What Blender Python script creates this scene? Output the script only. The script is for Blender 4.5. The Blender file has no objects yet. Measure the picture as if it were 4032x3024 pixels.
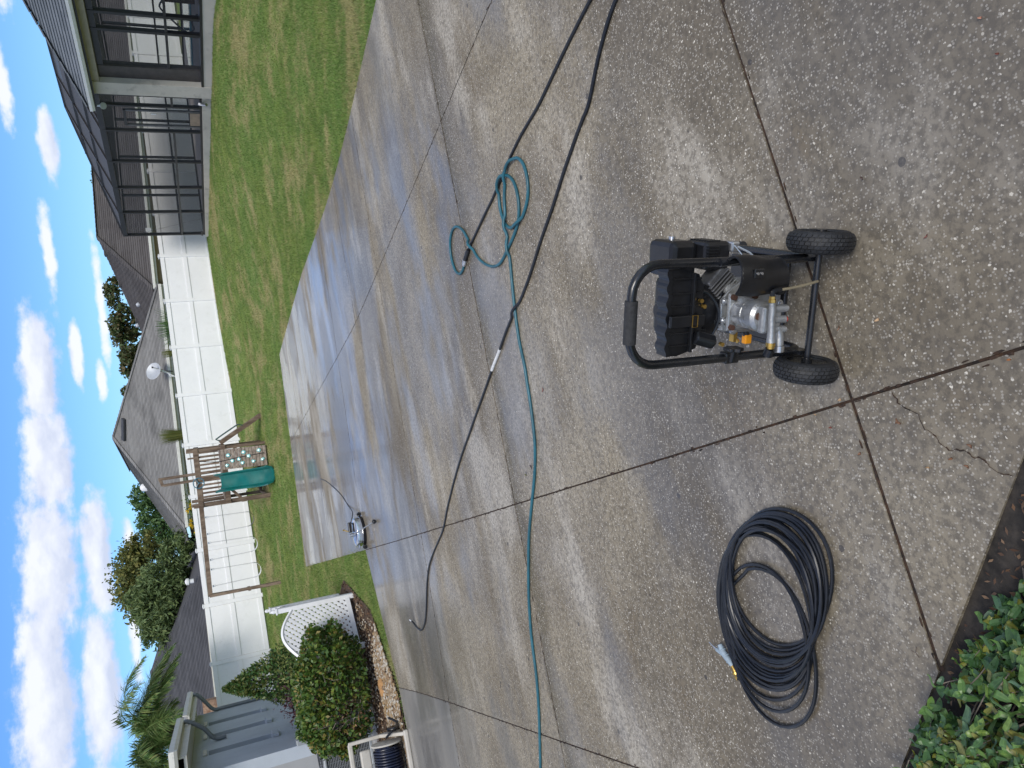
import bpy, math, random
import numpy as np
from mathutils import Matrix, Vector
random.seed(5)
rng = np.random.default_rng(5)
scene = bpy.context.scene
COL = scene.collection

# ------------------------------------------------------------------ camera
F_PX, PITCH, ROLL, HC = 2940.0, math.radians(23.5), math.radians(6.4), 2.19
cp, sp, cr, sr = math.cos(PITCH), math.sin(PITCH), math.cos(ROLL), math.sin(ROLL)
FW, DN, RT = np.array([0, cp, -sp]), np.array([0, -sp, -cp]), np.array([1.0, 0, 0])
camd = bpy.data.cameras.new('camera')
camo = bpy.data.objects.new('camera', camd)
COL.objects.link(camo)
axx = -sr * RT + cr * DN          # picture right is down in the world: the phone was held upright
axy = cr * RT + sr * DN
camo.matrix_world = Matrix(((axx[0], axy[0], -FW[0], 0), (axx[1], axy[1], -FW[1], 0), (axx[2], axy[2], -FW[2], HC), (0, 0, 0, 1)))
camd.sensor_width = 36.0
camd.lens = F_PX / 4032 * 36
camd.clip_start, camd.clip_end = 0.05, 2000
scene.camera = camo

# ------------------------------------------------------------------ light
SUN_EL, SUN_AZ = math.radians(46), math.radians(172)     # azimuth clockwise from +Y, behind the camera
SKY_STRENGTH, SUN_STRENGTH = 0.10, 1.5
SKY_TINT, CLOUD_LO, CLOUD_HI = (0.40, 0.60, 0.90), (3.7, 4.0, 4.9), (5.5, 5.6, 6.0)
scene.view_settings.view_transform = 'Standard'
scene.view_settings.look = 'None'
scene.view_settings.gamma = 1
scene.view_settings.exposure = 0.86
sd = bpy.data.lights.new('sun', 'SUN')
sd.energy, sd.angle, sd.color = SUN_STRENGTH, math.radians(22), (1.0, 0.95, 0.88)
so = bpy.data.objects.new('sun', sd)
COL.objects.link(so)
sdir = Vector((math.sin(SUN_AZ) * math.cos(SUN_EL), math.cos(SUN_AZ) * math.cos(SUN_EL), math.sin(SUN_EL)))
so.rotation_euler = sdir.to_track_quat('Z', 'Y').to_euler()
so.location = (0, 0, 60)


class NT:
    """small helper round a node tree"""
    def __init__(s, tree):
        s.t = tree
        tree.nodes.clear()

    def n(s, typ, _out=0, **kw):
        nd = s.t.nodes.new(typ)
        for k, v in kw.items():
            if k.startswith('i_'):
                key = k[2:]
                key = int(key) if key.isdigit() else key.replace('_', ' ')
                s.set(nd, key, v)
            else:
                setattr(nd, k, v)
        return nd

    def set(s, nd, key, v):
        sock = nd.inputs[key]
        if isinstance(v, bpy.types.NodeSocket):
            s.t.links.new(v, sock)
        elif isinstance(v, bpy.types.Node):
            s.t.links.new(v.outputs[0], sock)
        else:
            if isinstance(v, (tuple, list)) and len(v) == 3 and sock.type == 'RGBA':
                v = (*v, 1)
            sock.default_value = v

    def m(s, op, a, b=0.0, c=None, clamp=False):
        nd = s.t.nodes.new('ShaderNodeMath')
        nd.operation, nd.use_clamp = op, clamp
        s.set(nd, 0, a)
        s.set(nd, 1, b)
        if c is not None:
            s.set(nd, 2, c)
        return nd.outputs[0]

    def mix(s, f, a, b, blend='MIX'):
        nd = s.t.nodes.new('ShaderNodeMix')
        nd.data_type, nd.blend_type = 'RGBA', blend
        s.set(nd, 0, f)
        s.set(nd, 6, a)
        s.set(nd, 7, b)
        return nd.outputs[2]

    def noise(s, vec, scale, detail=2.0, rough=0.5, out=0):
        nd = s.t.nodes.new('ShaderNodeTexNoise')
        s.set(nd, 'Vector', vec)
        s.set(nd, 'Scale', scale)
        s.set(nd, 'Detail', detail)
        s.set(nd, 'Roughness', rough)
        return nd.outputs[out]

    def vor(s, vec, scale, out='Distance', feature='F1'):
        nd = s.t.nodes.new('ShaderNodeTexVoronoi')
        nd.feature = feature
        s.set(nd, 'Vector', vec)
        s.set(nd, 'Scale', scale)
        return nd.outputs[out]

    def step(s, v, a, b):
        nd = s.t.nodes.new('ShaderNodeMapRange')
        nd.interpolation_type = 'SMOOTHSTEP'
        s.set(nd, 0, v)
        s.set(nd, 1, a)
        s.set(nd, 2, b)
        return nd.outputs[0]

    def vm(s, op, a, b=(0, 0, 0)):
        nd = s.t.nodes.new('ShaderNodeVectorMath')
        nd.operation = op
        s.set(nd, 0, a)
        s.set(nd, 1, b)
        return nd.outputs[0]


def sky_world():
    w = bpy.data.worlds.new('World')
    scene.world = w
    w.use_nodes = True
    w.cycles.sampling_method = 'MANUAL'
    w.cycles.sample_map_resolution = 512
    t = NT(w.node_tree)
    sky = t.n('ShaderNodeTexSky', sky_type='NISHITA', sun_disc=False, sun_elevation=SUN_EL, sun_rotation=SUN_AZ,
              air_density=1.0, dust_density=0.3, ozone_density=3.0)
    d = t.n('ShaderNodeTexCoord').outputs['Generated']
    sep = t.n('ShaderNodeSeparateXYZ', i_0=d)
    x, y, z = sep.outputs[0], sep.outputs[1], sep.outputs[2]
    az = t.m('MULTIPLY', t.m('ARCTAN2', x, y), 57.29578)
    el = t.m('MULTIPLY', t.m('ARCSINE', z), 57.29578)
    p = t.n('ShaderNodeCombineXYZ', i_0=az, i_1=el).outputs[0]
    q = t.vm('MULTIPLY', p, (0.5, 1.0, 1.0))
    n1 = t.noise(q, 0.50, 6, 0.56)
    lit = t.noise(t.vm('ADD', q, (0.12, 0.55, 0.0)), 0.50, 4, 0.56)
    # low cumulus banks: (azimuth, elevation, half width, half height, thickness)
    banks = [(4.0, 8.6, 4.8, 1.25, 0.10), (-1.5, 8.7, 5.0, 1.45, 0.15), (-8.5, 9.2, 6.0, 1.75, 0.15), (-16.5, 9.8, 7.5, 1.8, 0.15), (-26.0, 9.7, 8.0, 1.8, 0.1),
             (-8.5, 6.4, 5.2, 0.95, 0.12), (-16.5, 6.8, 6.5, 1.15, 0.12), (-26.0, 6.9, 7.0, 1.2, 0.1),
             (18.8, 6.35, 2.7, 0.60, 0.08), (11.5, 7.2, 4.8, 0.55, -0.10), (5.0, 6.4, 3.2, 0.5, -0.08), (3.2, 5.1, 1.8, 0.45, -0.06),
             (22.0, 8.2, 3.4, 0.75, -0.14), (28.0, 7.3, 2.8, 0.9, -0.08), (8.5, 4.6, 6.5, 0.5, -0.2), (-7.4, 4.5, 1.5, 0.5, -0.02), (-14.0, 4.7, 3.4, 0.5, -0.12)]
    best, under = None, None
    for k, (a0, e0, ra, re, th) in enumerate(banks):
        nd = t.n('ShaderNodeVectorMath', operation='MULTIPLY_ADD', i_0=p, i_1=(1 / ra, 1 / re, 0), i_2=(-a0 / ra, -e0 / re, 0))
        ln = t.m('SUBTRACT', t.n('ShaderNodeVectorMath', operation='LENGTH', i_0=nd.outputs[0]).outputs['Value'], th)
        best = ln if best is None else t.m('MINIMUM', best, ln)
        if k < 9:
            nd = t.n('ShaderNodeVectorMath', operation='MULTIPLY_ADD', i_0=p, i_1=(1 / ra, 1 / re, 0), i_2=(-a0 / ra, -(e0 - 0.55 * re) / re, 0))
            ln = t.m('SUBTRACT', t.n('ShaderNodeVectorMath', operation='LENGTH', i_0=nd.outputs[0]).outputs['Value'], th)
            under = ln if under is None else t.m('MINIMUM', under, ln)
    n2 = t.noise(t.vm('MULTIPLY', p, (0.7, 1.0, 1.0)), 1.5, 5, 0.6)
    v = t.m('ADD', t.m('SUBTRACT', 0.98, best), t.m('ADD', t.m('MULTIPLY', t.m('SUBTRACT', n1, 0.5), 1.3), t.m('MULTIPLY', t.m('SUBTRACT', n2, 0.5), 0.75)))
    dens = t.step(v, -0.02, 0.52)
    # the rest of the sky: the same broken cloud, laid on a flat layer overhead
    zz = t.m('MAXIMUM', z, 0.05)
    pl = t.n('ShaderNodeCombineXYZ', i_0=t.m('DIVIDE', x, zz), i_1=t.m('DIVIDE', y, zz)).outputs[0]
    gn = t.noise(pl, 0.75, 4, 0.55)
    out = t.m('MAXIMUM', t.step(t.m('ABSOLUTE', az), 32, 42), t.step(el, 13.0, 17.0))
    gen = t.m('MULTIPLY', t.m('MULTIPLY', t.step(gn, 0.40, 0.56), out), t.step(z, 0.0, 0.1))
    dens = t.m('MAXIMUM', dens, gen)
    dens = t.m('MULTIPLY', dens, t.step(el, 0.0, 3.0))
    # brighter where the billow faces the sun, greyer where it is thick
    crown = t.m('MULTIPLY', t.m('SUBTRACT', under, best), 0.75)      # upper flanks of a bank catch the sun, bases stay grey
    shade = t.m('ADD', t.m('ADD', 0.42, crown), t.m('MULTIPLY', t.m('SUBTRACT', n1, lit), 2.6), clamp=True)
    cloud = t.mix(shade, CLOUD_LO, CLOUD_HI)
    sk = t.mix(1.0, sky.outputs[0], SKY_TINT, 'MULTIPLY')
    col = t.mix(t.m('MULTIPLY', dens, 0.93), sk, cloud)
    bg = t.n('ShaderNodeBackground', i_Color=col, i_Strength=SKY_STRENGTH)
    t.n('ShaderNodeOutputWorld', i_Surface=bg)
sky_world()

# ------------------------------------------------------------------ geometry of the site
def ray(x, y):
    u, v = 3024 - y - 1512.0, x - 2016.0
    return (cr * u - sr * v) * RT + (sr * u + cr * v) * DN + F_PX * FW

K1 = np.array([1.0437, 10.0875])
KN = np.array([0.305027, -0.952344])          # from the crease in the driveway towards the garage end
SLOPE, KW = 0.0431 / 0.9953, 0.35

def gdrive(X, Y):
    d = (np.asarray(X) - K1[0]) * KN[0] + (np.asarray(Y) - K1[1]) * KN[1]
    return SLOPE * KW * np.logaddexp(0, d / KW)

def smooth(t):
    t = np.clip(t, 0, 1)
    return t * t * (3 - 2 * t)

FA, FH = np.array([6.2, 30.6]), np.array([-7.93, 26.4])
FD = (FH - FA) / np.linalg.norm(FH - FA)
FN = np.array([-FD[1], FD[0]])
FN = FN if FN @ (-FA) > 0 else -FN
C0 = np.array([6.70, 29.25])
ED = np.array([0.2849, -0.9586])   # along the pool screen, towards the camera
EN = np.array([-ED[1], ED[0]])
EN = EN if EN @ (-C0) > 0 else -EN                     # out of the screen wall, towards the lawn

def zfence(t):
    return np.clip(0.75 - 0.24 * t / 14.74, 0.40, 0.95)

def ground(X, Y):
    X, Y = np.asarray(X, float), np.asarray(Y, float)
    z = gdrive(X, Y)
    z = z + 0.17 * smooth((Y - 19.2 - 0.1 * X) / 4.0)
    dF = (X - FA[0]) * FN[0] + (Y - FA[1]) * FN[1]
    tF = (X - FA[0]) * FD[0] + (Y - FA[1]) * FD[1]
    w = smooth((3.6 - dF) / 3.4)
    z = z * (1 - w) + zfence(tF) * w
    sE = (X - C0[0]) * ED[0] + (Y - C0[1]) * ED[1]
    dE = (X - C0[0]) * EN[0] + (Y - C0[1]) * EN[1]
    we = smooth((7.5 - dE) / 7.0) * smooth((sE + 4) / 4) * smooth((18 - sE) / 8)
    z = z * (1 - we) + np.clip(0.88 - 0.018 * sE, 0.3, 0.9) * we
    return z

def at(x, y, lift=0.0, fn=gdrive):
    """the point of the driveway plane seen at a place in the photograph"""
    r = ray(x, y)
    t = -HC / r[2]
    for _ in range(50):
        t += 0.7 * ((float(fn(r[0] * t, r[1] * t)) + lift - HC) / r[2] - t)
    return np.array([r[0] * t, r[1] * t, HC + r[2] * t])

def pd(x, y, d):
    r = ray(x, y)
    r = r * (d / math.hypot(r[0], r[1]))
    return np.array([r[0], r[1], r[2] + HC])

# ------------------------------------------------------------------ mesh helpers
WM = {}
def tag(o, label=None, cat=None, group=None, kind=None):
    if label: o['label'] = label
    if cat: o['category'] = cat
    if group: o['group'] = group
    if kind: o['kind'] = kind
    return o

def thing(name, label, cat, loc=(0, 0, 0), rz=0.0, group=None):
    o = bpy.data.objects.new(name, None)
    COL.objects.link(o)
    o.empty_display_size = 0.1
    o.location = tuple(float(c) for c in loc)
    o.rotation_euler = (0, 0, rz)
    WM[o.as_pointer()] = Matrix.Translation(o.location) @ Matrix.Rotation(rz, 4, 'Z')
    return tag(o, label, cat, group)

def link_mesh(name, me, parent=None, local=False):
    o = bpy.data.objects.new(name, me)
    COL.objects.link(o)
    if parent is not None:
        o.parent = parent
        if not local:
            o.matrix_parent_inverse = WM.get(parent.as_pointer(), Matrix.Identity(4)).inverted()
            WM[o.as_pointer()] = Matrix.Identity(4)
        else:
            WM[o.as_pointer()] = WM.get(parent.as_pointer(), Matrix.Identity(4))
    else:
        WM[o.as_pointer()] = Matrix.Identity(4)
    return o

class MB:
    def __init__(s):
        s.v, s.f = [], []

    def add(s, vs, fs):
        b = len(s.v)
        s.v += [tuple(map(float, p)) for p in vs]
        s.f += [tuple(i + b for i in f) for f in fs]
        return s

    def hexa(s, p):
        return s.add(p, [(0, 3, 2, 1), (4, 5, 6, 7), (0, 1, 5, 4), (1, 2, 6, 5), (2, 3, 7, 6), (3, 0, 4, 7)])

    def box(s, c, size, R=None):
        h = np.array(size) / 2
        P = np.array([(-1, -1, -1), (1, -1, -1), (1, 1, -1), (-1, 1, -1), (-1, -1, 1), (1, -1, 1), (1, 1, 1), (-1, 1, 1)]) * h
        if R is not None:
            P = P @ np.array(R).T
        return s.hexa(P + np.array(c))

    def bar(s, p0, p1, w, h, up=(0, 0, 1)):
        p0, p1 = np.array(p0, float), np.array(p1, float)
        d = p1 - p0
        d /= np.linalg.norm(d)
        side = np.cross(d, up)
        if np.linalg.norm(side) < 1e-6:
            side = np.array([1.0, 0, 0])
        side /= np.linalg.norm(side)
        u = np.cross(side, d)
        a, b = side * w / 2, u * h / 2
        return s.hexa([p0 - a - b, p0 + a - b, p0 + a + b, p0 - a + b, p1 - a - b, p1 + a - b, p1 + a + b, p1 - a + b][0:4] + [p1 - a - b, p1 + a - b, p1 + a + b, p1 - a + b])

    def tube(s, path, r, n=8, closed=False, cap=True):
        P = np.array(path, float)
        m = len(P)
        rr = np.full(m, r, float) if np.isscalar(r) else np.array(r, float)
        T = np.gradient(P, axis=0) if not closed else np.roll(P, -1, 0) - np.roll(P, 1, 0)
        T /= np.linalg.norm(T, axis=1)[:, None] + 1e-12
        ref = np.array([0, 0, 1.0]) if abs(T[0][2]) < 0.9 else np.array([1.0, 0, 0])
        u = np.cross(T[0], ref)
        u /= np.linalg.norm(u)
        vs = []
        for i in range(m):
            u = u - T[i] * (u @ T[i])
            u /= np.linalg.norm(u)
            w = np.cross(T[i], u)
            for k in range(n):
                a = 2 * math.pi * k / n
                vs.append(P[i] + rr[i] * (u * math.cos(a) + w * math.sin(a)))
        fs = []
        for i in range(m if closed else m - 1):
            j = (i + 1) % m
            for k in range(n):
                k2 = (k + 1) % n
                fs.append((i * n + k, i * n + k2, j * n + k2, j * n + k))
        if cap and not closed:
            fs.append(tuple(range(n))[::-1])
            fs.append(tuple((m - 1) * n + k for k in range(n)))
        return s.add(vs, fs)

    def cyl(s, p0, p1, r, r1=None, n=14):
        return s.tube([p0, p1], [r, r if r1 is None else r1], n)

    def lathe(s, prof, c, axis=(0, 0, 1), n=32, closed=False):
        """prof: (radius, height along axis)"""
        ax = np.array(axis, float)
        ax /= np.linalg.norm(ax)
        ref = np.array([0, 0, 1.0]) if abs(ax[2]) < 0.9 else np.array([1.0, 0, 0])
        u = np.cross(ax, ref)
        u /= np.linalg.norm(u)
        w = np.cross(ax, u)
        c = np.array(c, float)
        vs, fs, m = [], [], len(prof)
        for k in range(n):
            a = 2 * math.pi * k / n
            for (r, h) in prof:
                vs.append(c + ax * h + r * (u * math.cos(a) + w * math.sin(a)))
        for k in range(n):
            k2 = (k + 1) % n
            for i in range(m if closed else m - 1):
                j = (i + 1) % m
                fs.append((k * m + i, k2 * m + i, k2 * m + j, k * m + j))
        return s.add(vs, fs)

    def prism(s, poly, vec):
        n = len(poly)
        A = [np.array(p, float) for p in poly]
        B = [p + np.array(vec, float) for p in A]
        return s.add(A + B, [tuple(range(n))[::-1], tuple(range(n, 2 * n))] + [(i, (i + 1) % n, n + (i + 1) % n, n + i) for i in range(n)])

    def build(s, name, mat, parent=None, smooth=False, local=False, bevel=0.0, kind=None):
        me = bpy.data.meshes.new(name)
        me.from_pydata(s.v, [], s.f)
        me.materials.append(mat)
        if smooth:
            me.polygons.foreach_set('use_smooth', [True] * len(me.polygons))
            me.set_sharp_from_angle(angle=math.radians(40))
        me.update()
        o = link_mesh(name, me, parent, local)
        if bevel:
            b = o.modifiers.new('bevel', 'BEVEL')
            b.width, b.segments, b.limit_method = bevel, 2, 'ANGLE'
        if kind:
            o['kind'] = kind
        return o

def np_mesh(name, V, Fq, mat, parent=None, smooth=False, kind=None, sides=4):
    """V (n,3), Fq flat index array with a fixed number of sides"""
    me = bpy.data.meshes.new(name)
    nf = len(Fq) // sides
    me.vertices.add(len(V))
    me.vertices.foreach_set('co', np.asarray(V, np.float32).ravel())
    me.loops.add(len(Fq))
    me.loops.foreach_set('vertex_index', np.asarray(Fq, np.int32))
    me.polygons.add(nf)
    me.polygons.foreach_set('loop_start', np.arange(0, nf * sides, sides, dtype=np.int32))
    me.polygons.foreach_set('loop_total', np.full(nf, sides, np.int32))
    if smooth:
        me.polygons.foreach_set('use_smooth', [True] * nf)
    me.materials.append(mat)
    me.update(calc_edges=True)
    o = link_mesh(name, me, parent)
    if kind:
        o['kind'] = kind
    return o

def copy_child(o, parent, **kw):
    c = o.copy()
    COL.objects.link(c)
    c.parent = parent
    return c

def spline(pts, n=8):
    """Catmull-Rom through points"""
    P = np.array(pts, float)
    P = np.vstack([2 * P[0] - P[1], P, 2 * P[-1] - P[-2]])
    out = []
    for i in range(1, len(P) - 2):
        for k in range(n):
            t = k / n
            a, b, c, d = P[i - 1], P[i], P[i + 1], P[i + 2]
            out.append(0.5 * (2 * b + (c - a) * t + (2 * a - 5 * b + 4 * c - d) * t * t + (3 * b - a - 3 * c + d) * t ** 3))
    out.append(P[-2])
    return np.array(out)

# ------------------------------------------------------------------ materials
def mat_new(name):
    m = bpy.data.materials.new(name)
    m.use_nodes = True
    return m, NT(m.node_tree)

def pm(name, col, rough=0.6, metal=0.0, var=0.18, scale=6.0, bump=0.0, bscale=80.0, spec=0.5, col2=None, coat=0.0, stretch=None, dirt=None):
    m, t = mat_new(name)
    co = t.n('ShaderNodeTexCoord').outputs['Object']
    if stretch:
        co = t.vm('MULTIPLY', co, stretch)
    nz = t.noise(co, scale, 4, 0.6)
    lo = tuple(c * (1 - var) for c in col)
    hi = col2 if col2 else tuple(min(1, c * (1 + var)) for c in col)
    c = t.mix(t.step(nz, 0.3, 0.7), lo, hi)
    if dirt:
        c = t.mix(t.m('MULTIPLY', t.step(t.noise(co, scale * 2.7, 5, 0.65), 0.52, 0.75), dirt[1]), c, dirt[0])
    rg = t.m('ADD', rough, t.m('MULTIPLY', t.m('SUBTRACT', t.noise(co, scale * 3.1, 3), 0.5), 0.2), clamp=True)
    b = t.n('ShaderNodeBsdfPrincipled', i_Base_Color=c, i_Roughness=rg, i_Metallic=metal, i_Specular_IOR_Level=spec, i_Coat_Weight=coat)
    if bump:
        bn = t.n('ShaderNodeBump', i_Strength=min(1, bump), i_Distance=0.004, i_Height=t.noise(co, bscale, 4, 0.6))
        t.set(b, 'Normal', bn)
    t.n('ShaderNodeOutputMaterial', i_Surface=b)
    return m

def leaf_mat(name, cols, rough=0.45, trans=0.25):
    """cols: colours picked at random for each leaf"""
    m, t = mat_new(name)
    g = t.n('ShaderNodeNewGeometry')
    ramp = t.n('ShaderNodeValToRGB', i_0=g.outputs['Random Per Island'])
    ramp.color_ramp.interpolation = 'CONSTANT' if len(cols) > 4 else 'LINEAR'
    el = ramp.color_ramp.elements
    el.remove(el[1])
    el[0].position, el[0].color = 0.0, (*cols[0], 1)
    for i in range(1, len(cols)):
        e = el.new(i / len(cols))
        e.color = (*cols[i], 1)
    c = ramp.outputs[0]
    b = t.n('ShaderNodeBsdfPrincipled', i_Base_Color=c, i_Roughness=rough, i_Specular_IOR_Level=0.4)
    tr = t.n('ShaderNodeBsdfTranslucent', i_Color=c)
    mx = t.n('ShaderNodeMixShader', i_0=trans, i_1=b, i_2=tr)
    t.n('ShaderNodeOutputMaterial', i_Surface=mx)
    return m

def concrete_mat(name, smoothed=False):
    m, t = mat_new(name)
    co = t.n('ShaderNodeTexCoord').outputs['Object']
    sep = t.n('ShaderNodeSeparateXYZ', i_0=co)
    # distance past the crease, on the low flat part where the rinse water lies
    along = t.m('ADD', t.m('MULTIPLY', t.m('SUBTRACT', sep.outputs[0], float(K1[0])), float(-KN[0])),
                t.m('MULTIPLY', t.m('SUBTRACT', sep.outputs[1], float(K1[1])), float(-KN[1])))
    low = t.step(along, -4.0, 4.0)
    # rinse water ran across the fall, so stains and films lie in bands across the drive
    cross = t.m('ADD', t.m('MULTIPLY', sep.outputs[0], 0.978), t.m('MULTIPLY', sep.outputs[1], 0.21))
    band = t.n('ShaderNodeCombineXYZ', i_0=t.m('MULTIPLY', cross, 0.42), i_1=along).outputs[0]
    n_big = t.noise(band, 0.50, 4, 0.55)
    n_mid = t.noise(co, 1.9, 5, 0.62)
    n_fine = t.noise(co, 42, 4, 0.7)
    n_wet = t.noise(t.vm('ADD', band, (17.0, 3.0, 0.0)), 0.85, 5, 0.58)
    n_cln = t.noise(t.vm('ADD', band, (5.0, 41.0, 0.0)), 1.25, 5, 0.60)
    base = t.mix(t.step(n_mid, 0.28, 0.72), (0.200, 0.168, 0.116), (0.305, 0.264, 0.190))
    base = t.mix(t.m('MULTIPLY', t.step(n_big, 0.43, 0.62), 0.72), base, (0.112, 0.095, 0.072))
    base = t.mix(t.m('MULTIPLY', t.step(n_cln, 0.50, 0.64), 0.78), base, (0.420, 0.384, 0.315))
    base = t.mix(t.m('MULTIPLY', t.step(t.noise(band, 1.9, 6, 0.65), 0.55, 0.70), 0.55), base, (0.135, 0.098, 0.053))
    # grit swept against the near side of one cross joint
    off = t.m('ADD', t.m('MULTIPLY', t.m('SUBTRACT', sep.outputs[0], 3.0900), 0.19439), t.m('MULTIPLY', t.m('SUBTRACT', sep.outputs[1], 5.5500), -0.98093))
    off = t.m('ADD', off, t.m('MULTIPLY', t.m('SUBTRACT', t.noise(co, 3.0, 4, 0.6), 0.5), 0.30))
    grit = t.m('MULTIPLY', t.step(off, -0.03, 0.02), t.step(off, 0.26, 0.06))
    base = t.mix(t.m('MULTIPLY', grit, 0.72), base, (0.105, 0.088, 0.052))
    if not smoothed:
        cd = t.vm('ADD', co, t.vm('MULTIPLY', t.noise(co, 120, 2, 0.5, out='Color'), (0.012, 0.012, 0.012)))
        # pitted, washed-out paste between the grains
        base = t.mix(t.m('MULTIPLY', t.step(n_fine, 0.42, 0.62), 0.58), base, (0.074, 0.063, 0.048))
        v1 = t.n('ShaderNodeTexVoronoi', i_Vector=cd, i_Scale=84.0)
        rnd = t.n('ShaderNodeSeparateXYZ', i_0=v1.outputs['Color'])
        size = t.m('ADD', 0.10, t.m('MULTIPLY', t.step(rnd.outputs[0], 0.70, 1.0), 0.24))
        shell = t.m('MULTIPLY', t.m('LESS_THAN', v1.outputs['Distance'], size), t.m('GREATER_THAN', rnd.outputs[0], 0.70))
        base = t.mix(t.m('MULTIPLY', shell, t.m('ADD', 0.25, t.m('MULTIPLY', rnd.outputs[1], 0.6))), base, (0.80, 0.75, 0.63))
        v2 = t.n('ShaderNodeTexVoronoi', i_Vector=co, i_Scale=125.0)
        r2 = t.n('ShaderNodeSeparateXYZ', i_0=v2.outputs['Color'])
        g2 = t.m('MULTIPLY', t.m('LESS_THAN', v2.outputs['Distance'], 0.42), t.m('GREATER_THAN', r2.outputs[0], 0.72))
        base = t.mix(t.m('MULTIPLY', g2, 0.6), base, (0.45, 0.42, 0.36))
        # gum spots
        v3 = t.n('ShaderNodeTexVoronoi', i_Vector=co, i_Scale=5.5)
        r3 = t.n('ShaderNodeSeparateXYZ', i_0=v3.outputs['Color'])
        sp3 = t.m('MULTIPLY', t.m('LESS_THAN', t.m('ADD', v3.outputs['Distance'], t.m('MULTIPLY', t.m('SUBTRACT', n_fine, 0.5), 0.1)), 0.075), t.m('GREATER_THAN', r3.outputs[1], 0.62))
        base = t.mix(t.m('MULTIPLY', sp3, 0.7), base, (0.03, 0.03, 0.035))
    else:
        base = t.mix(0.7, base, (0.19, 0.19, 0.18))
    wet = t.step(t.m('ADD', n_wet, t.m('MULTIPLY', low, 0.05)), 0.45, 0.60)
    pool = t.m('MULTIPLY', t.step(t.noise(t.vm('ADD', band, (9.0, 9.0, 0.0)), 0.9, 3, 0.5), 0.46, 0.55), t.m('ADD', 0.25, t.m('MULTIPLY', low, 0.75)))
    base = t.mix(t.m('MULTIPLY', wet, 0.30), base, (0.05, 0.047, 0.045))
    rough = t.m('SUBTRACT', 0.72, t.m('MULTIPLY', wet, 0.40))
    rough = t.m('ADD', rough, t.m('MULTIPLY', t.m('SUBTRACT', n_fine, 0.5), 0.12))
    hgt = t.m('ADD', t.m('MULTIPLY', n_fine, 0.6), t.m('MULTIPLY', t.noise(co, 140, 2), 0.4))
    bn = t.n('ShaderNodeBump', i_Strength=0.25 if smoothed else 0.7, i_Distance=0.0022, i_Height=hgt)
    film = t.m('MAXIMUM', t.m('MULTIPLY', wet, 0.35 if not smoothed else 0.2), pool)
    wb = t.n('ShaderNodeBump', i_Strength=0.2, i_Distance=0.002, i_Height=t.noise(co, 9, 3))
    b = t.n('ShaderNodeBsdfPrincipled', i_Base_Color=base, i_Roughness=rough, i_Normal=bn, i_Specular_IOR_Level=t.m('ADD', 0.22, t.m('MULTIPLY', wet, 0.28)),
            i_Coat_Weight=film, i_Coat_Roughness=0.13, i_Coat_IOR=1.33, i_Coat_Normal=wb)
    t.n('ShaderNodeOutputMaterial', i_Surface=b)
    return m

def lawn_colour(t, pos):
    # mown warm-season turf: green with straw-coloured runs
    a = t.noise(pos, 0.42, 5, 0.62)
    b = t.noise(pos, 2.6, 4, 0.65)
    f = t.noise(pos, 14.0, 3, 0.6)
    c = t.mix(t.step(b, 0.32, 0.68), (0.140, 0.222, 0.050), (0.265, 0.345, 0.085))
    c = t.mix(t.m('MULTIPLY', t.step(a, 0.40, 0.62), 0.45), c, (0.150, 0.285, 0.066))
    dry = t.m('ADD', t.noise(t.vm('ADD', pos, (31.0, 7.0, 0.0)), 0.75, 5, 0.62), t.m('ADD', t.m('MULTIPLY', t.m('SUBTRACT', b, 0.5), 0.30), t.m('MULTIPLY', t.m('SUBTRACT', f, 0.5), 0.35)))
    c = t.mix(t.m('MULTIPLY', t.step(dry, 0.47, 0.66), 0.80), c, (0.470, 0.400, 0.200))
    return c

def lawn_mat(name, blades=False):
    m, t = mat_new(name)
    g = t.n('ShaderNodeNewGeometry')
    c = lawn_colour(t, g.outputs['Position'])
    if blades:
        rnd = g.outputs['Random Per Island']
        c = t.mix(t.m('MULTIPLY', t.step(rnd, 0.72, 0.95), 0.55), c, (0.34, 0.29, 0.15))
        c = t.mix(t.m('MULTIPLY', t.step(rnd, 0.5, 0.0), 0.40), c, (0.095, 0.168, 0.040))
        b = t.n('ShaderNodeBsdfPrincipled', i_Base_Color=c, i_Roughness=0.6, i_Specular_IOR_Level=0.25)
        tr = t.n('ShaderNodeBsdfTranslucent', i_Color=c)
        s = t.n('ShaderNodeMixShader', i_0=0.3, i_1=b, i_2=tr)
    else:
        c = t.mix(0.35, c, (0.11, 0.115, 0.055))
        bn = t.n('ShaderNodeBump', i_Strength=1.0, i_Distance=0.03, i_Height=t.noise(g.outputs['Position'], 45, 3))
        s = t.n('ShaderNodeBsdfPrincipled', i_Base_Color=c, i_Roughness=0.9, i_Specular_IOR_Level=0.1, i_Normal=bn)
    t.n('ShaderNodeOutputMaterial', i_Surface=s)
    return m

def shingle_mat(name, dark, light, scale=3.0, stain=0.5):
    m, t = mat_new(name)
    g = t.n('ShaderNodeNewGeometry')
    p = g.outputs['Position']
    rnd = g.outputs['Random Per Island']
    c = t.mix(t.m('ADD', t.m('MULTIPLY', rnd, 0.6), t.m('MULTIPLY', t.noise(p, 7, 3), 0.4)), dark, light)
    st = t.m('MULTIPLY', t.step(t.noise(t.vm('MULTIPLY', p, (0.8, 0.8, 0.35)), 0.75, 4, 0.6), 0.5, 0.66), stain)
    c = t.mix(st, c, tuple(x * 0.55 for x in dark))
    bn = t.n('ShaderNodeBump', i_Strength=0.6, i_Distance=0.01, i_Height=t.noise(p, 60, 2))
    b = t.n('ShaderNodeBsdfPrincipled', i_Base_Color=c, i_Roughness=0.85, i_Specular_IOR_Level=0.25, i_Normal=bn)
    t.n('ShaderNodeOutputMaterial', i_Surface=b)
    return m

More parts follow.
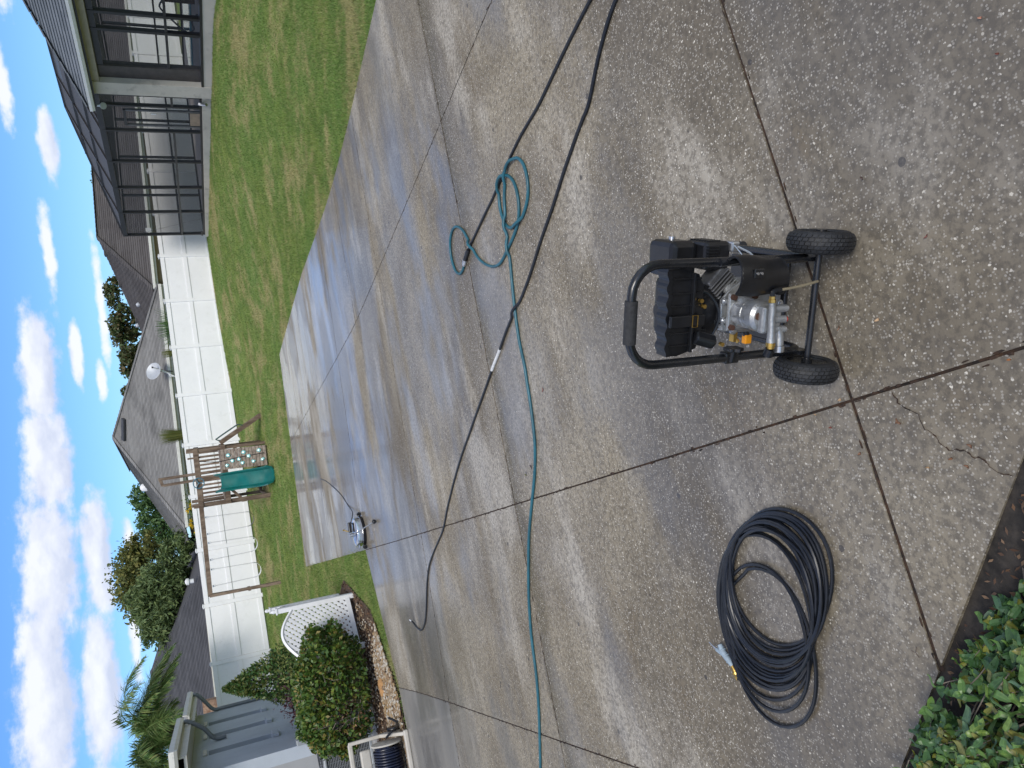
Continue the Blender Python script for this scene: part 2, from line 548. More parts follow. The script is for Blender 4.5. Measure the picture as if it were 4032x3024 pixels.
def screen_mat(name, op):
    m, t = mat_new(name)
    a = t.n('ShaderNodeBsdfTransparent')
    b = t.n('ShaderNodeBsdfPrincipled', i_Base_Color=(0.030, 0.034, 0.040), i_Roughness=0.6)
    s = t.n('ShaderNodeMixShader', i_0=op, i_1=a, i_2=b)
    t.n('ShaderNodeOutputMaterial', i_Surface=s)
    return m

def glass_mat(name, col=(0.05, 0.07, 0.08)):
    m, t = mat_new(name)
    b = t.n('ShaderNodeBsdfPrincipled', i_Base_Color=col, i_Roughness=0.05, i_Specular_IOR_Level=0.8)
    t.n('ShaderNodeOutputMaterial', i_Surface=b)
    return m

M = dict(
    concrete=concrete_mat('exposed aggregate concrete'), walk=concrete_mat('trowelled concrete', True),
    joint=pm('joint dirt', (0.016, 0.013, 0.010), 0.9, var=0.5, scale=30, col2=(0.055, 0.028, 0.014)),
    lawn=lawn_mat('turf soil'), blade=lawn_mat('turf blade', True),
    vinyl=pm('white vinyl', (0.86, 0.86, 0.85), 0.35, var=0.02, scale=1.5, dirt=((0.62, 0.62, 0.58), 0.25)),
    wood=pm('weathered lumber', (0.145, 0.095, 0.062), 0.8, var=0.35, scale=9, stretch=(1, 1, 0.25), col2=(0.23, 0.17, 0.12), bump=0.6, bscale=60),
    wood2=pm('grey weathered board', (0.20, 0.155, 0.12), 0.85, var=0.3, scale=10, col2=(0.30, 0.25, 0.20), bump=0.6, bscale=60),
    slide=pm('green slide plastic', (0.003, 0.115, 0.098), 0.34, var=0.15, scale=3, dirt=((0.06, 0.16, 0.14), 0.2)),
    hold=pm('mint plastic hold', (0.30, 0.60, 0.58), 0.5, var=0.1),
    chain=pm('galvanised chain', (0.35, 0.36, 0.37), 0.45, 0.8),
    green_rail=pm('green painted tube', (0.02, 0.06, 0.055), 0.4),
    stucco=pm('blue grey stucco', (0.42, 0.46, 0.50), 0.9, var=0.07, scale=1.2, bump=1.0, bscale=120, dirt=((0.30, 0.33, 0.36), 0.35)),
    stucco2=pm('beige stucco', (0.54, 0.50, 0.43), 0.9, var=0.08, scale=1.5, bump=1.0, bscale=90, dirt=((0.25, 0.23, 0.20), 0.5)),
    trim=pm('grey painted trim', (0.20, 0.22, 0.235), 0.6, var=0.1),
    cream=pm('cream aluminium', (0.55, 0.53, 0.46), 0.5, var=0.06, dirt=((0.35, 0.34, 0.27), 0.4)),
    gutter=pm('off white gutter', (0.62, 0.61, 0.56), 0.45, var=0.05, dirt=((0.33, 0.33, 0.26), 0.5)),
    white=pm('white paint', (0.72, 0.72, 0.71), 0.5, var=0.04),
    bronze=pm('bronze aluminium', (0.022, 0.021, 0.021), 0.4, 0.2, var=0.2),
    screen=screen_mat('insect screen', 0.37), screen_roof=screen_mat('insect screen roof', 0.95),
    tan=pm('tan wall', (0.36, 0.27, 0.19), 0.9, var=0.08),
    brick=pm('brick wall', (0.30, 0.17, 0.11), 0.9, var=0.35, scale=14, bump=0.8, bscale=20, col2=(0.42, 0.28, 0.19)),
    roof_b=shingle_mat('grey shingles', (0.165, 0.160, 0.150), (0.275, 0.268, 0.25), stain=0.45),
    roof_c=shingle_mat('dark brown shingles', (0.062, 0.055, 0.052), (0.105, 0.097, 0.092), stain=0.3),
    roof_d=shingle_mat('charcoal shingles', (0.056, 0.057, 0.062), (0.10, 0.10, 0.106), stain=0.3),
    roof_e=shingle_mat('slate grey shingles', (0.10, 0.115, 0.128), (0.19, 0.21, 0.23), stain=0.3),
    bark=pm('bark', (0.10, 0.075, 0.055), 0.95, var=0.4, scale=14, bump=1, bscale=40),
    twig=pm('twig', (0.26, 0.22, 0.18), 0.9, var=0.4, scale=20),
    rubber=pm('tyre rubber', (0.012, 0.013, 0.0145), 0.62, var=0.35, scale=25, bump=0.4, bscale=150, dirt=((0.05, 0.048, 0.045), 0.5)),
    black=pm('black powder coat', (0.009, 0.010, 0.012), 0.28, var=0.3, scale=12, dirt=((0.02, 0.02, 0.02), 0.25), coat=0.2),
    plastic=pm('black plastic', (0.007, 0.0075, 0.009), 0.34, var=0.3, scale=15, dirt=((0.02, 0.02, 0.022), 0.3)),
    foam=pm('foam grip', (0.020, 0.020, 0.021), 0.8, var=0.3, scale=60, bump=0.5, bscale=200),
    alu=pm('cast aluminium', (0.36, 0.37, 0.37), 0.42, 0.75, var=0.18, scale=14, bump=0.35, bscale=110, dirt=((0.22, 0.21, 0.20), 0.5)),
    alu_dark=pm('sooty fins', (0.20, 0.20, 0.20), 0.5, 0.7, var=0.3, scale=20),
    steel=pm('zinc steel', (0.55, 0.56, 0.57), 0.3, 0.9, var=0.15, scale=10),
    chrome=pm('stainless steel', (0.62, 0.63, 0.64), 0.16, 1.0, var=0.08, scale=4),
    brass=pm('brass', (0.55, 0.36, 0.10), 0.32, 0.95, var=0.15, scale=20),
    orange=pm('orange cap', (0.70, 0.28, 0.01), 0.45, var=0.1),
    red=pm('red knob', (0.45, 0.03, 0.02), 0.5),
    hose=pm('black hose', (0.006, 0.008, 0.012), 0.36, var=0.3, scale=18, dirt=((0.022, 0.023, 0.026), 0.25)),
    hose_navy=pm('navy hose', (0.008, 0.012, 0.030), 0.35, var=0.3, scale=14),
    teal=pm('teal hose', (0.014, 0.095, 0.125), 0.42, var=0.2, scale=8, dirt=((0.06, 0.13, 0.14), 0.4)),
    tape=pm('white tape', (0.62, 0.62, 0.60), 0.6, var=0.15, scale=40, dirt=((0.05, 0.05, 0.05), 0.8)),
    clear=pm('cloudy vinyl tube', (0.20, 0.17, 0.11), 0.3),
    sleeve=pm('grey blue rubber sleeve', (0.26, 0.33, 0.38), 0.55, var=0.12, scale=30),
    acgrey=pm('grey condenser cabinet', (0.30, 0.32, 0.33), 0.5, 0.2, var=0.08),
    grille=pm('dark condenser coil', (0.05, 0.052, 0.055), 0.6, 0.3, var=0.2),
    reel=pm('tan plastic', (0.46, 0.43, 0.37), 0.55, var=0.08, dirt=((0.25, 0.22, 0.18), 0.4)),
    soil=pm('wet soil', (0.016, 0.013, 0.010), 0.85, var=0.5, scale=18, bump=1.0, bscale=35, col2=(0.045, 0.037, 0.029)),
    mulch=pm('bark mulch', (0.055, 0.032, 0.019), 0.95, var=0.6, scale=22, bump=1.0, bscale=40, col2=(0.13, 0.08, 0.045)),
    pebble=leaf_mat('river gravel', [(0.245, 0.173, 0.101), (0.317, 0.245, 0.158), (0.374, 0.324, 0.245), (0.202, 0.130, 0.072), (0.288, 0.194, 0.094), (0.432, 0.396, 0.331)], 0.75, 0.0),
    litter=leaf_mat('leaf litter', [(0.078, 0.039, 0.020), (0.132, 0.072, 0.036), (0.054, 0.027, 0.016), (0.162, 0.102, 0.060)], 0.75, 0.05),
    hedge=leaf_mat('hedge leaf', [(0.049, 0.119, 0.042), (0.077, 0.168, 0.053), (0.112, 0.217, 0.056), (0.063, 0.133, 0.070), (0.147, 0.266, 0.063), (0.070, 0.154, 0.049), (0.210, 0.224, 0.042), (0.084, 0.175, 0.063)], 0.36, 0.15),
    bush=leaf_mat('round bush leaf', [(0.040, 0.087, 0.018), (0.066, 0.131, 0.022), (0.108, 0.169, 0.028), (0.050, 0.106, 0.020), (0.144, 0.193, 0.031), (0.201, 0.164, 0.038), (0.058, 0.112, 0.022), (0.079, 0.125, 0.025)], 0.42, 0.15),
    dead=leaf_mat('dead leaf', [(0.22, 0.11, 0.05), (0.30, 0.18, 0.10), (0.15, 0.08, 0.04)], 0.7, 0.1),
    cone=leaf_mat('conical shrub leaf', [(0.034, 0.085, 0.025), (0.060, 0.135, 0.034), (0.094, 0.178, 0.043), (0.144, 0.161, 0.047)], 0.45, 0.15),
    purple=leaf_mat('purple leaf', [(0.055, 0.018, 0.024), (0.085, 0.030, 0.035), (0.04, 0.016, 0.02)], 0.5, 0.15),
    t_dark=leaf_mat('dark tree leaf', [(0.069, 0.116, 0.039), (0.121, 0.179, 0.057), (0.185, 0.237, 0.079), (0.142, 0.203, 0.083)], 0.6, 0.25),
    t_olive=leaf_mat('olive tree leaf', [(0.085, 0.109, 0.026), (0.160, 0.169, 0.041), (0.235, 0.216, 0.056), (0.122, 0.146, 0.041)], 0.6, 0.25),
    t_green=leaf_mat('green tree leaf', [(0.040, 0.094, 0.032), (0.064, 0.134, 0.043), (0.100, 0.180, 0.054)], 0.6, 0.25),
    t_red=leaf_mat('bronze tree leaf', [(0.055, 0.071, 0.023), (0.083, 0.093, 0.032), (0.111, 0.083, 0.035), (0.061, 0.098, 0.028)], 0.55, 0.2),
    palm=leaf_mat('palm leaflet', [(0.062, 0.137, 0.039), (0.108, 0.205, 0.055), (0.146, 0.234, 0.069), (0.234, 0.273, 0.098)], 0.5, 0.25),
    straw=leaf_mat('ornamental grass', [(0.15, 0.16, 0.035), (0.20, 0.19, 0.05), (0.10, 0.13, 0.03)], 0.6, 0.25),
    yellow=leaf_mat('yellow blossom', [(0.65, 0.42, 0.01), (0.75, 0.52, 0.02)], 0.5, 0.3),
    glass=glass_mat('window glass'), water=glass_mat('pool water', (0.12, 0.30, 0.36)),
    dish=pm('grey dish', (0.42, 0.44, 0.46), 0.5, 0.2, var=0.05),
    cabinet=pm('brown resin wicker', (0.045, 0.022, 0.015), 0.6, var=0.3, scale=20, bump=0.6, bscale=60),
    deck=pm('pool deck', (0.38, 0.35, 0.33), 0.8, var=0.08),
)

# ------------------------------------------------------------------ ground
def build_ground():
    ax = np.unique(np.concatenate([np.linspace(-700, -60, 9), np.linspace(-60, -16, 12), np.arange(-16, 22, 0.4), np.linspace(22, 60, 10), np.linspace(60, 700, 9)]))
    ay = np.unique(np.concatenate([np.linspace(-300, -10, 8), np.arange(-10, 40, 0.4), np.linspace(40, 90, 12), np.linspace(90, 1200, 10)]))
    X, Y = np.meshgrid(ax, ay, indexing='ij')
    Xc, Yc = np.clip(X, -30, 40), np.clip(Y, -6, 60)
    Z = ground(Xc, Yc) - 0.022
    nx, ny = len(ax), len(ay)
    idx = np.arange(nx * ny).reshape(nx, ny)
    q = np.stack([idx[:-1, :-1], idx[1:, :-1], idx[1:, 1:], idx[:-1, 1:]], -1).reshape(-1)
    o = np_mesh('ground', np.stack([X, Y, Z], -1).reshape(-1, 3), q, M['lawn'], smooth=True)
    tag(o, 'green lawn with straw coloured patches between driveway and fence', 'lawn', kind='structure')
build_ground()

# ------------------------------------------------------------------ driveway of separate slabs
def lerp_line(a, b):
    a, b = np.array(a, float), np.array(b, float)
    return a, (b - a) / np.linalg.norm(b - a)

def clip(poly, p, n):
    """keep the side where (q-p).n >= 0"""
    out = []
    for i in range(len(poly)):
        a, b = poly[i], poly[(i + 1) % len(poly)]
        da, db = (a - p) @ n, (b - p) @ n
        if da >= 0: out.append(a)
        if (da > 0 and db < 0) or (da < 0 and db > 0):
            out.append(a + (b - a) * da / (da - db))
    return out

def clip_line(poly, line, side, gap):
    p, d = line
    n = np.array([-d[1], d[0]]) * side
    return clip(poly, p + n * gap, n) if len(poly) > 2 else []

LN = {  # (a, b): a point and another further on; cross lines run right to left, long lines near to far
    'RE': ((4.95, 0.9), (3.76, 6.85)), 'L1': ((2.32, 4.08), (-0.78, 18.75)), 'L2': ((-0.05, 1.15), (-2.21, 11.16)), 'L6': ((-2.07, 3.40), (-3.87, 9.95)),
    'FE': ((1.37, 19.13), (-3.79, 18.56)), 'M0': ((1.39, 17.31), (-0.27, 17.07)), 'M1': ((2.11, 15.47), (-0.99, 14.78)), 'M2': ((2.67, 11.98), (-2.22, 11.17)),
    'K': ((3.02, 10.55), (1.04, 10.03)), 'L5': ((3.36, 8.66), (-3.81, 7.32)), 'L4': ((3.09, 5.55), (-2.36, 4.47)), 'L3': ((1.26, 2.06), (-0.95, 1.49)),
    'L0': ((2.0, -1.2), (-0.2, -1.77)), 'BED': ((-0.32, 1.18), (-1.08, 1.56)), 'WF': ((-2.21, 11.17), (-3.87, 9.95)), 'WF2': ((-3.87, 9.95), (-5.4, 9.35)),
}
LINES = {k: lerp_line(*v) for k, v in LN.items()}
GAP, GAPL = 0.0075, 0.0045
DRIVE = tag(thing('driveway', 'wet exposed aggregate concrete driveway of large slabs', 'driveway'), kind='structure')

def slab_mesh(name, poly, mat, thick=0.1):
    """a slab whose top follows the driveway's fall"""
    mb = MB()
    lev = [-99] + list(np.arange(-1.6, 1.61, 0.2)) + [99]
    top = {}
    for lo, hi in zip(lev[:-1], lev[1:]):
        q = clip(clip(poly, K1 + KN * lo, KN), K1 + KN * hi, -KN)
        if len(q) < 3:
            continue
        area = 0.5 * sum(q[i][0] * q[(i + 1) % len(q)][1] - q[(i + 1) % len(q)][0] * q[i][1] for i in range(len(q)))
        if abs(area) < 1e-6: continue
        if area < 0: q = q[::-1]
        ids = []
        for p in q:
            key = (round(p[0], 4), round(p[1], 4))
            if key not in top:
                top[key] = len(mb.v)
                mb.v.append((float(p[0]), float(p[1]), float(gdrive(p[0], p[1]))))
            if not ids or ids[-1] != top[key]: ids.append(top[key])
        if len(ids) > 2: mb.f.append(tuple(ids))
    # sides
    for i in range(len(poly)):
        a, b = poly[i], poly[(i + 1) % len(poly)]
        n = max(1, int(np.linalg.norm(b - a) / 0.25))
        for k in range(n):
            p, q = a + (b - a) * k / n, a + (b - a) * (k + 1) / n
            zp, zq = float(gdrive(*p)), float(gdrive(*q))
            mb.add([(*p, zp), (*q, zq), (*q, zq - thick), (*p, zp - thick)], [(0, 1, 2, 3)])
    o = mb.build(name, mat, DRIVE)
    me = o.data
    me.polygons.foreach_set('use_smooth', [True] * len(me.polygons))
    me.set_sharp_from_angle(angle=math.radians(20))
    return o

def V2(*p): return [np.array(q, float) for q in p]

def column(base, longs, crosses, mats, mat_default):
    """base polygon, [(line, side)], ordered cross lines far to near"""
    for (ln, sd) in longs:
        base = clip_line(base, LINES[ln], sd, GAPL)
    for far, near in zip(crosses[:-1], crosses[1:]):
        p = base
        if far: p = clip_line(p, LINES[far], 1, GAP)       # cross lines run right to left: near side is their left normal
        if near: p = clip_line(p, LINES[near], -1, GAP)
        if len(p) > 2:
            slab_mesh('slab', p, mats.get(far, mat_default))

BIG = V2((-9, -4), (9, -4), (9, 25), (-9, 25))
RE_POLY = V2((4.95, 0.9), (3.76, 6.85), (3.35, 8.89), (2.82, 12.08), (2.48, 14.28), (1.37, 19.13))
bed = ('BED', -1)
# right column: its outer edge bends a little
right = [np.array((6.2, -4.0))] + RE_POLY + V2((-4, 22), (-4, -4))
right = [p for p in right]
column(right, [('L1', -1), bed], ['FE', 'M0', 'M1', 'M2', 'K', 'L5', 'L4', 'L3', 'L0'], {}, M['concrete'])
column(BIG, [('L1', 1), ('L2', -1), bed], ['FE', 'M1', 'M2', 'L5', 'L4', 'L3', 'L0'], {}, M['concrete'])
column(BIG, [('L2', 1), ('L6', -1), bed], ['WF', 'L5', 'L4', 'L3', 'L0'], {}, M['concrete'])
column(V2((-6.8, -4), (9, -4), (9, 25), (-6.8, 25)), [('L6', 1), bed], ['WF2', 'L5', 'L4', 'L3', 'L0'], {'WF2': M['walk']}, M['concrete'])

def joint_strip(a, b, w=0.022, depth=0.005):
    a, b = np.array(a, float), np.array(b, float)
    d = (b - a) / np.linalg.norm(b - a)
    s = np.array([-d[1], d[0]]) * w / 2
    n = max(2, int(np.linalg.norm(b - a) / 0.2))
    mb = MB()
    for k in range(n):
        p, q = a + (b - a) * k / n, a + (b - a) * (k + 1) / n
        zp, zq = float(gdrive(*p)) - depth, float(gdrive(*q)) - depth
        mb.add([(*(p - s), zp), (*(q - s), zq), (*(q + s), zq), (*(p + s), zp)], [(0, 1, 2, 3)])
    mb.build('joint_filler', M['joint'], DRIVE)

def joint_dirt(a, b, seed):
    r = np.random.default_rng(seed)
    a, b = np.array(a, float), np.array(b, float)
    L = np.linalg.norm(b - a); d = (b - a) / L; s = np.array([-d[1], d[0]])
    mb = MB()
    for t in np.arange(0, L, .03):
        if r.uniform() < .45: continue
        c = a + d * (t + r.uniform(-.015, .015)) + s * r.normal(0, .006)
        l, w = r.uniform(.006, .022), r.uniform(.002, .006)
        z = float(gdrive(*c)) + .0012
        pts = []
        for q in range(6):
            an = q * math.pi / 3; rr = r.uniform(.6, 1.2)
            p = c + d * l * math.cos(an) * rr + s * w * math.sin(an) * rr
            pts.append((*p, z))
        mb.add(pts + [(*c, z + .002)], [(q, (q + 1) % 6, 6) for q in range(6)])
    if mb.f: mb.build('joint_dirt', M['joint'], DRIVE, kind='stuff')

def xing(l1, l2):
    (p, d), (q, e) = LINES[l1], LINES[l2]
    t = np.linalg.solve(np.array([d, -e]).T, q - p)[0]
    return p + d * t
for nm, a, b in [('L1', xing('L1', 'FE'), xing('L1', 'L0')), ('L2', xing('L2', 'M2'), xing('L2', 'BED')), ('L6', (-3.87, 9.95), xing('L6', 'BED')),
                 ('M0', (1.75, 17.35), xing('L1', 'M0')), ('M1', (2.1, 15.46), xing('L2', 'M1')), ('M2', (2.75, 11.99), (-2.2, 11.17)), ('K', (3.0, 10.54), xing('L1', 'K')),
                 ('L5', (3.35, 8.65), (-6.5, 6.83)), ('L4', (4.0, 5.72), (-6.5, 3.66)), ('L3', (4.4, 2.85), xing('L3', 'BED'))]:
    joint_strip(a, b)
    joint_dirt(a, b, len(nm) * 7 + ord(nm[-1]))
# the crack that runs from the joint to the planting bed, a thin dark ribbon in the surface
cp_ = [at(*p)[:2] for p in [(3515, 1545), (3535, 1585), (3560, 1600), (3600, 1620), (3645, 1690), (3690, 1715), (3700, 1745), (3740, 1770), (3800, 1775), (3840, 1800), (3880, 1810), (3905, 1845), (3960, 1868), (3990, 1872)]]
mbc = MB()
for i in range(len(cp_) - 1):
    for k in range(4):
        p, q = cp_[i] + (cp_[i + 1] - cp_[i]) * k / 4, cp_[i] + (cp_[i + 1] - cp_[i]) * (k + 1) / 4
        w = 0.0007 + 0.0019 * random.random() ** 2
        j0, j1 = np.random.default_rng(i * 4 + k).normal(0, 0.0022, 2), np.random.default_rng(i * 4 + k + 1).normal(0, 0.0022, 2)
        p, q = p + j0, q + j1
        d = (q - p) / np.linalg.norm(q - p); s = np.array([-d[1], d[0]]) * w
        mbc.add([(*(p - s), gdrive(*p) + .0025), (*(q - s), gdrive(*q) + .0025), (*(q + s), gdrive(*q) + .0025), (*(p + s), gdrive(*p) + .0025)], [(0, 1, 2, 3)])
mbc.build('crack', M['joint'], DRIVE)

# ------------------------------------------------------------------ beds
def sheet(name, poly, mat, label, cat, lift=0.006, fn=gdrive, res=0.15, kind='structure', rough=0.0):
    """a laid bed: triangulated grid clipped to a polygon"""
    P = np.array(poly)
    mb = MB()
    x0, y0 = P.min(0); x1, y1 = P.max(0)
    key = {}
    for i in range(int((x1 - x0) / res) + 1):
        for j in range(int((y1 - y0) / res) + 1):
            q = V2((x0 + i * res, y0 + j * res), (x0 + (i + 1) * res, y0 + j * res), (x0 + (i + 1) * res, y0 + (j + 1) * res), (x0 + i * res, y0 + (j + 1) * res))
            for k in range(len(P)):
                a, b = P[k], P[(k + 1) % len(P)]
                d = b - a
                q = clip(q, a, np.array([-d[1], d[0]]))
                if len(q) < 3: break
            if len(q) < 3: continue
            ids = []
            for p in q:
                kk = (round(p[0], 3), round(p[1], 3))
                if kk not in key:
                    key[kk] = len(mb.v)
                    h = rough * math.sin(p[0] * 9.1 + 3 * math.sin(p[1] * 5)) * math.sin(p[1] * 7.7)
                    mb.v.append((float(p[0]), float(p[1]), float(fn(p[0], p[1])) + lift + h))
                if key[kk] not in ids: ids.append(key[kk])
            if len(ids) > 2: mb.f.append(tuple(ids))
    return tag(mb.build(name, mat, smooth=True), label, cat, kind=kind)

BP, BD = LINES['BED']
BNn = np.array([-BD[1], BD[0]])
BNn = BNn if BNn @ (-BP) > 0 else -BNn
def bedpt(s, o): return BP + BD * s + BNn * o
b0 = [bedpt(-2.6, -0.03), bedpt(2.6, -0.03), bedpt(2.6, 2.2), bedpt(-2.6, 2.2)]
ar = sum(b0[i][0] * b0[(i + 1) % 4][1] - b0[(i + 1) % 4][0] * b0[i][1] for i in range(4))
sheet('planting_bed', b0 if ar > 0 else b0[::-1], M['soil'], 'dark wet soil of the planting bed beside the near slab edge', 'bed', lift=-0.008, rough=0.005, res=0.06)
# gravel and mulch bed by the house
mul = V2((-3.05, 13.6), (-3.05, 11.6), (-3.5, 10.55), (-3.95, 9.98), (-5.5, 9.4), (-7.5, 10.2), (-7.5, 15.5), (-4.0, 15.0))
mul = mul if sum(mul[i][0] * mul[(i + 1) % 8][1] - mul[(i + 1) % 8][0] * mul[i][1] for i in range(8)) > 0 else mul[::-1]
def in_poly(P, x, y):
    r = np.zeros(np.shape(x), bool)
    P = np.array(P)
    j = len(P) - 1
    for i in range(len(P)):
        c = ((P[i][1] > y) != (P[j][1] > y)) & (x < (P[j][0] - P[i][0]) * (y - P[i][1]) / (P[j][1] - P[i][1] + 1e-12) + P[i][0])
        r ^= c
        j = i
    return r
mulc = V2((-3.1, 13.4), (-4.2, 15.0), (-7.5, 15.4), (-7.5, 10.2), (-5.5, 9.42), (-3.92, 9.98), (-3.15, 11.3))
sheet('mulch_bed', mulc, M['mulch'], 'brown bark mulch bed round the bush and condenser', 'bed', lift=0.004, res=0.25, rough=0.012)

def scatter_stones(name, poly, n, rmin, rmax, mat, label, cat, seed, weight=None):
    r = np.random.default_rng(seed)
    P = np.array(poly)
    x = r.uniform(P[:, 0].min(), P[:, 0].max(), n * 4); y = r.uniform(P[:, 1].min(), P[:, 1].max(), n * 4)
    k = in_poly(P, x, y)
    x, y = x[k][:n], y[k][:n]
    n = len(x)
    rad = r.uniform(rmin, rmax, n)
    ico = np.array([(0, 0, 1), (.89, 0, .45), (.28, .85, .45), (-.72, .53, .45), (-.72, -.53, .45), (.28, -.85, .45), (.72, .53, -.45), (-.28, .85, -.45), (-.89, 0, -.45), (-.28, -.85, -.45), (.72, -.53, -.45), (0, 0, -1)])
    fa = np.array([(0, 1, 2), (0, 2, 3), (0, 3, 4), (0, 4, 5), (0, 5, 1), (1, 6, 2), (2, 7, 3), (3, 8, 4), (4, 9, 5), (5, 10, 1), (2, 6, 7), (3, 7, 8), (4, 8, 9), (5, 9, 10), (1, 10, 6), (11, 7, 6), (11, 8, 7), (11, 9, 8), (11, 10, 9), (11, 6, 10)])
    V = ico[None] * rad[:, None, None] * r.uniform(.7, 1.2, (n, 12, 1)) * np.stack([r.uniform(.7, 1.4, n), r.uniform(.7, 1.4, n), r.uniform(.4, .8, n)], -1)[:, None, :]
    a = r.uniform(0, 6.28, n); c, s_ = np.cos(a), np.sin(a)
    V = np.stack([V[..., 0] * c[:, None] - V[..., 1] * s_[:, None], V[..., 0] * s_[:, None] + V[..., 1] * c[:, None], V[..., 2]], -1)
    V += np.stack([x, y, gdrive(x, y) + rad * .3 + .012 + r.uniform(0, .012, n)], -1)[:, None, :]
    Fi = (fa[None] + 12 * np.arange(n)[:, None, None]).reshape(-1)
    return tag(np_mesh(name, V.reshape(-1, 3), Fi, mat, sides=3), label, cat, kind='stuff')
grav = V2((-3.25, 11.0), (-3.95, 11.35), (-4.8, 10.75), (-5.6, 10.3), (-5.45, 9.46), (-3.93, 10.0))
scatter_stones('gravel', grav, 2600, 0.014, 0.034, M['pebble'], 'tan and cream river gravel strip along the slab edge by the house', 'gravel', 7)
scatter_stones('gravel_scatter', V2((-3.15, 12.4), (-4.6, 12.6), (-5.2, 11.2), (-3.3, 11.1)), 500, 0.010, 0.022, M['pebble'], 'sparse tan pebbles strewn over the mulch under the bush', 'gravel', 8)
st = MB(); rr_ = np.random.default_rng(4)
ap = at(1513, 2705)
vs_ = [(ap[0] + dx, ap[1] + dy, ap[2] + dz) for dx, dy, dz in [(-.14, -.06, 0), (.05, -.10, 0), (.16, .02, 0), (.06, .10, 0), (-.12, .08, 0), (-.11, -.04, .07), (.03, -.07, .085), (.12, .02, .075), (.04, .07, .08), (-.09, .06, .065)]]
st.add(vs_, [(0, 1, 6, 5), (1, 2, 7, 6), (2, 3, 8, 7), (3, 4, 9, 8), (4, 0, 5, 9), (5, 6, 7, 8, 9)])
tag(st.build('flat_stone', pm('ochre stone', (0.42, 0.23, 0.09), 0.8, var=0.3, scale=12, bump=0.6), bevel=0.01), 'large ochre flat stone lying in the river gravel', 'stone')
# bark chips over the mulch
def chips(name, poly, n, size, mat, label, cat, seed, lift=0.012, tilt=0.5, kind='stuff'):
    r = np.random.default_rng(seed)
    P = np.array(poly)
    x = r.uniform(P[:, 0].min(), P[:, 0].max(), n * 5); y = r.uniform(P[:, 1].min(), P[:, 1].max(), n * 5)
    k = in_poly(P, x, y)
    x, y = x[k][:n], y[k][:n]
    n = len(x)
    L = r.uniform(.6, 1.4, n) * size; Wd = L * r.uniform(.25, .5, n)
    a = r.uniform(0, 6.28, n); tl = r.normal(0, tilt, n); t2 = r.normal(0, tilt, n)
    dx = np.stack([np.cos(a) * np.cos(tl), np.sin(a) * np.cos(tl), np.sin(tl)], -1) * L[:, None]
    dy = np.stack([-np.sin(a), np.cos(a), np.sin(t2)], -1) * Wd[:, None]
    c = np.stack([x, y, gdrive(x, y) + lift + r.uniform(0, .01, n)], -1)
    bend = np.zeros((n, 3)); bend[:, 2] = L * r.uniform(-.1, .3, n)
    V = np.stack([c - dx, c - dy + bend, c + dx, c + dy + bend], 1).reshape(-1, 3)
    return tag(np_mesh(name, V, np.arange(n * 4), mat), label, cat, kind=kind)
chips('bark_chips', mulc, 7000, 0.028, M['litter'], 'loose brown bark chips covering the bed by the house', 'mulch', 9)
chips("leaf_litter", [bedpt(-1.2, .02), bedpt(1.6, .02), bedpt(1.6, .7), bedpt(-1.2, .7)], 3400, 0.009, M['litter'], 'dead brown leaves lying on the wet soil under the near hedge', 'litter', 10, lift=0.002)

# ------------------------------------------------------------------ grass blades
DRIVE_OUT = V2((6.2, -4), *[tuple(p) for p in RE_POLY], (-3.79, 18.56), (-2.21, 11.17), (-3.87, 9.95), (-6.8, 9.0), (-6.8, -4))
def build_grass():
    r = np.random.default_rng(21)
    N = 1100000
    azr = np.radians(r.uniform(-27, 33, N))
    d = np.exp(r.uniform(np.log(6.0), np.log(33), N))
    x, y = d * np.sin(azr), d * np.cos(azr)
    k = ~in_poly(DRIVE_OUT, x, y) & ~in_poly(mulc, x, y)
    dF = (x - FA[0]) * FN[0] + (y - FA[1]) * FN[1]
    dE = (x - C0[0]) * EN[0] + (y - C0[1]) * EN[1]
    k &= (dF > 0.02) & ((dE > 0.1) | ((x - C0[0]) * ED[0] + (y - C0[1]) * ED[1] < -0.1))
    # nothing behind the house on the left
    k &= ~((x < -5.7 - 0.214 * (y - 12.8)) & (y > 12.5))
    x, y, d = x[k], y[k], d[k]
    n = min(len(x), 430000)
    x, y, d = x[:n], y[:n], d[:n]
    x, y = x + r.normal(0, .03, n), y + r.normal(0, .03, n)         # the turf creeps over the slab edge
    h = r.uniform(.018, .045, n) * (1 + 0.25 * np.sin(x * 2.1) * np.sin(y * 1.7))
    w = 0.0022 + 0.00030 * d
    a = r.uniform(0, 6.28, n)
    lean = r.normal(0, .020, (n, 2))
    z = ground(x, y) - 0.024
    b = np.stack([x, y, z], -1)
    s = np.stack([np.cos(a) * w, np.sin(a) * w, np.zeros(n)], -1)
    tip = b + np.stack([lean[:, 0], lean[:, 1], h], -1)
    V = np.stack([b - s, b + s, tip], 1).reshape(-1, 3)
    o = np_mesh('grass', V, np.arange(n * 3), M['blade'], kind='stuff', sides=3)
    tag(o, 'mown green lawn grass flecked with straw', 'grass')
build_grass()

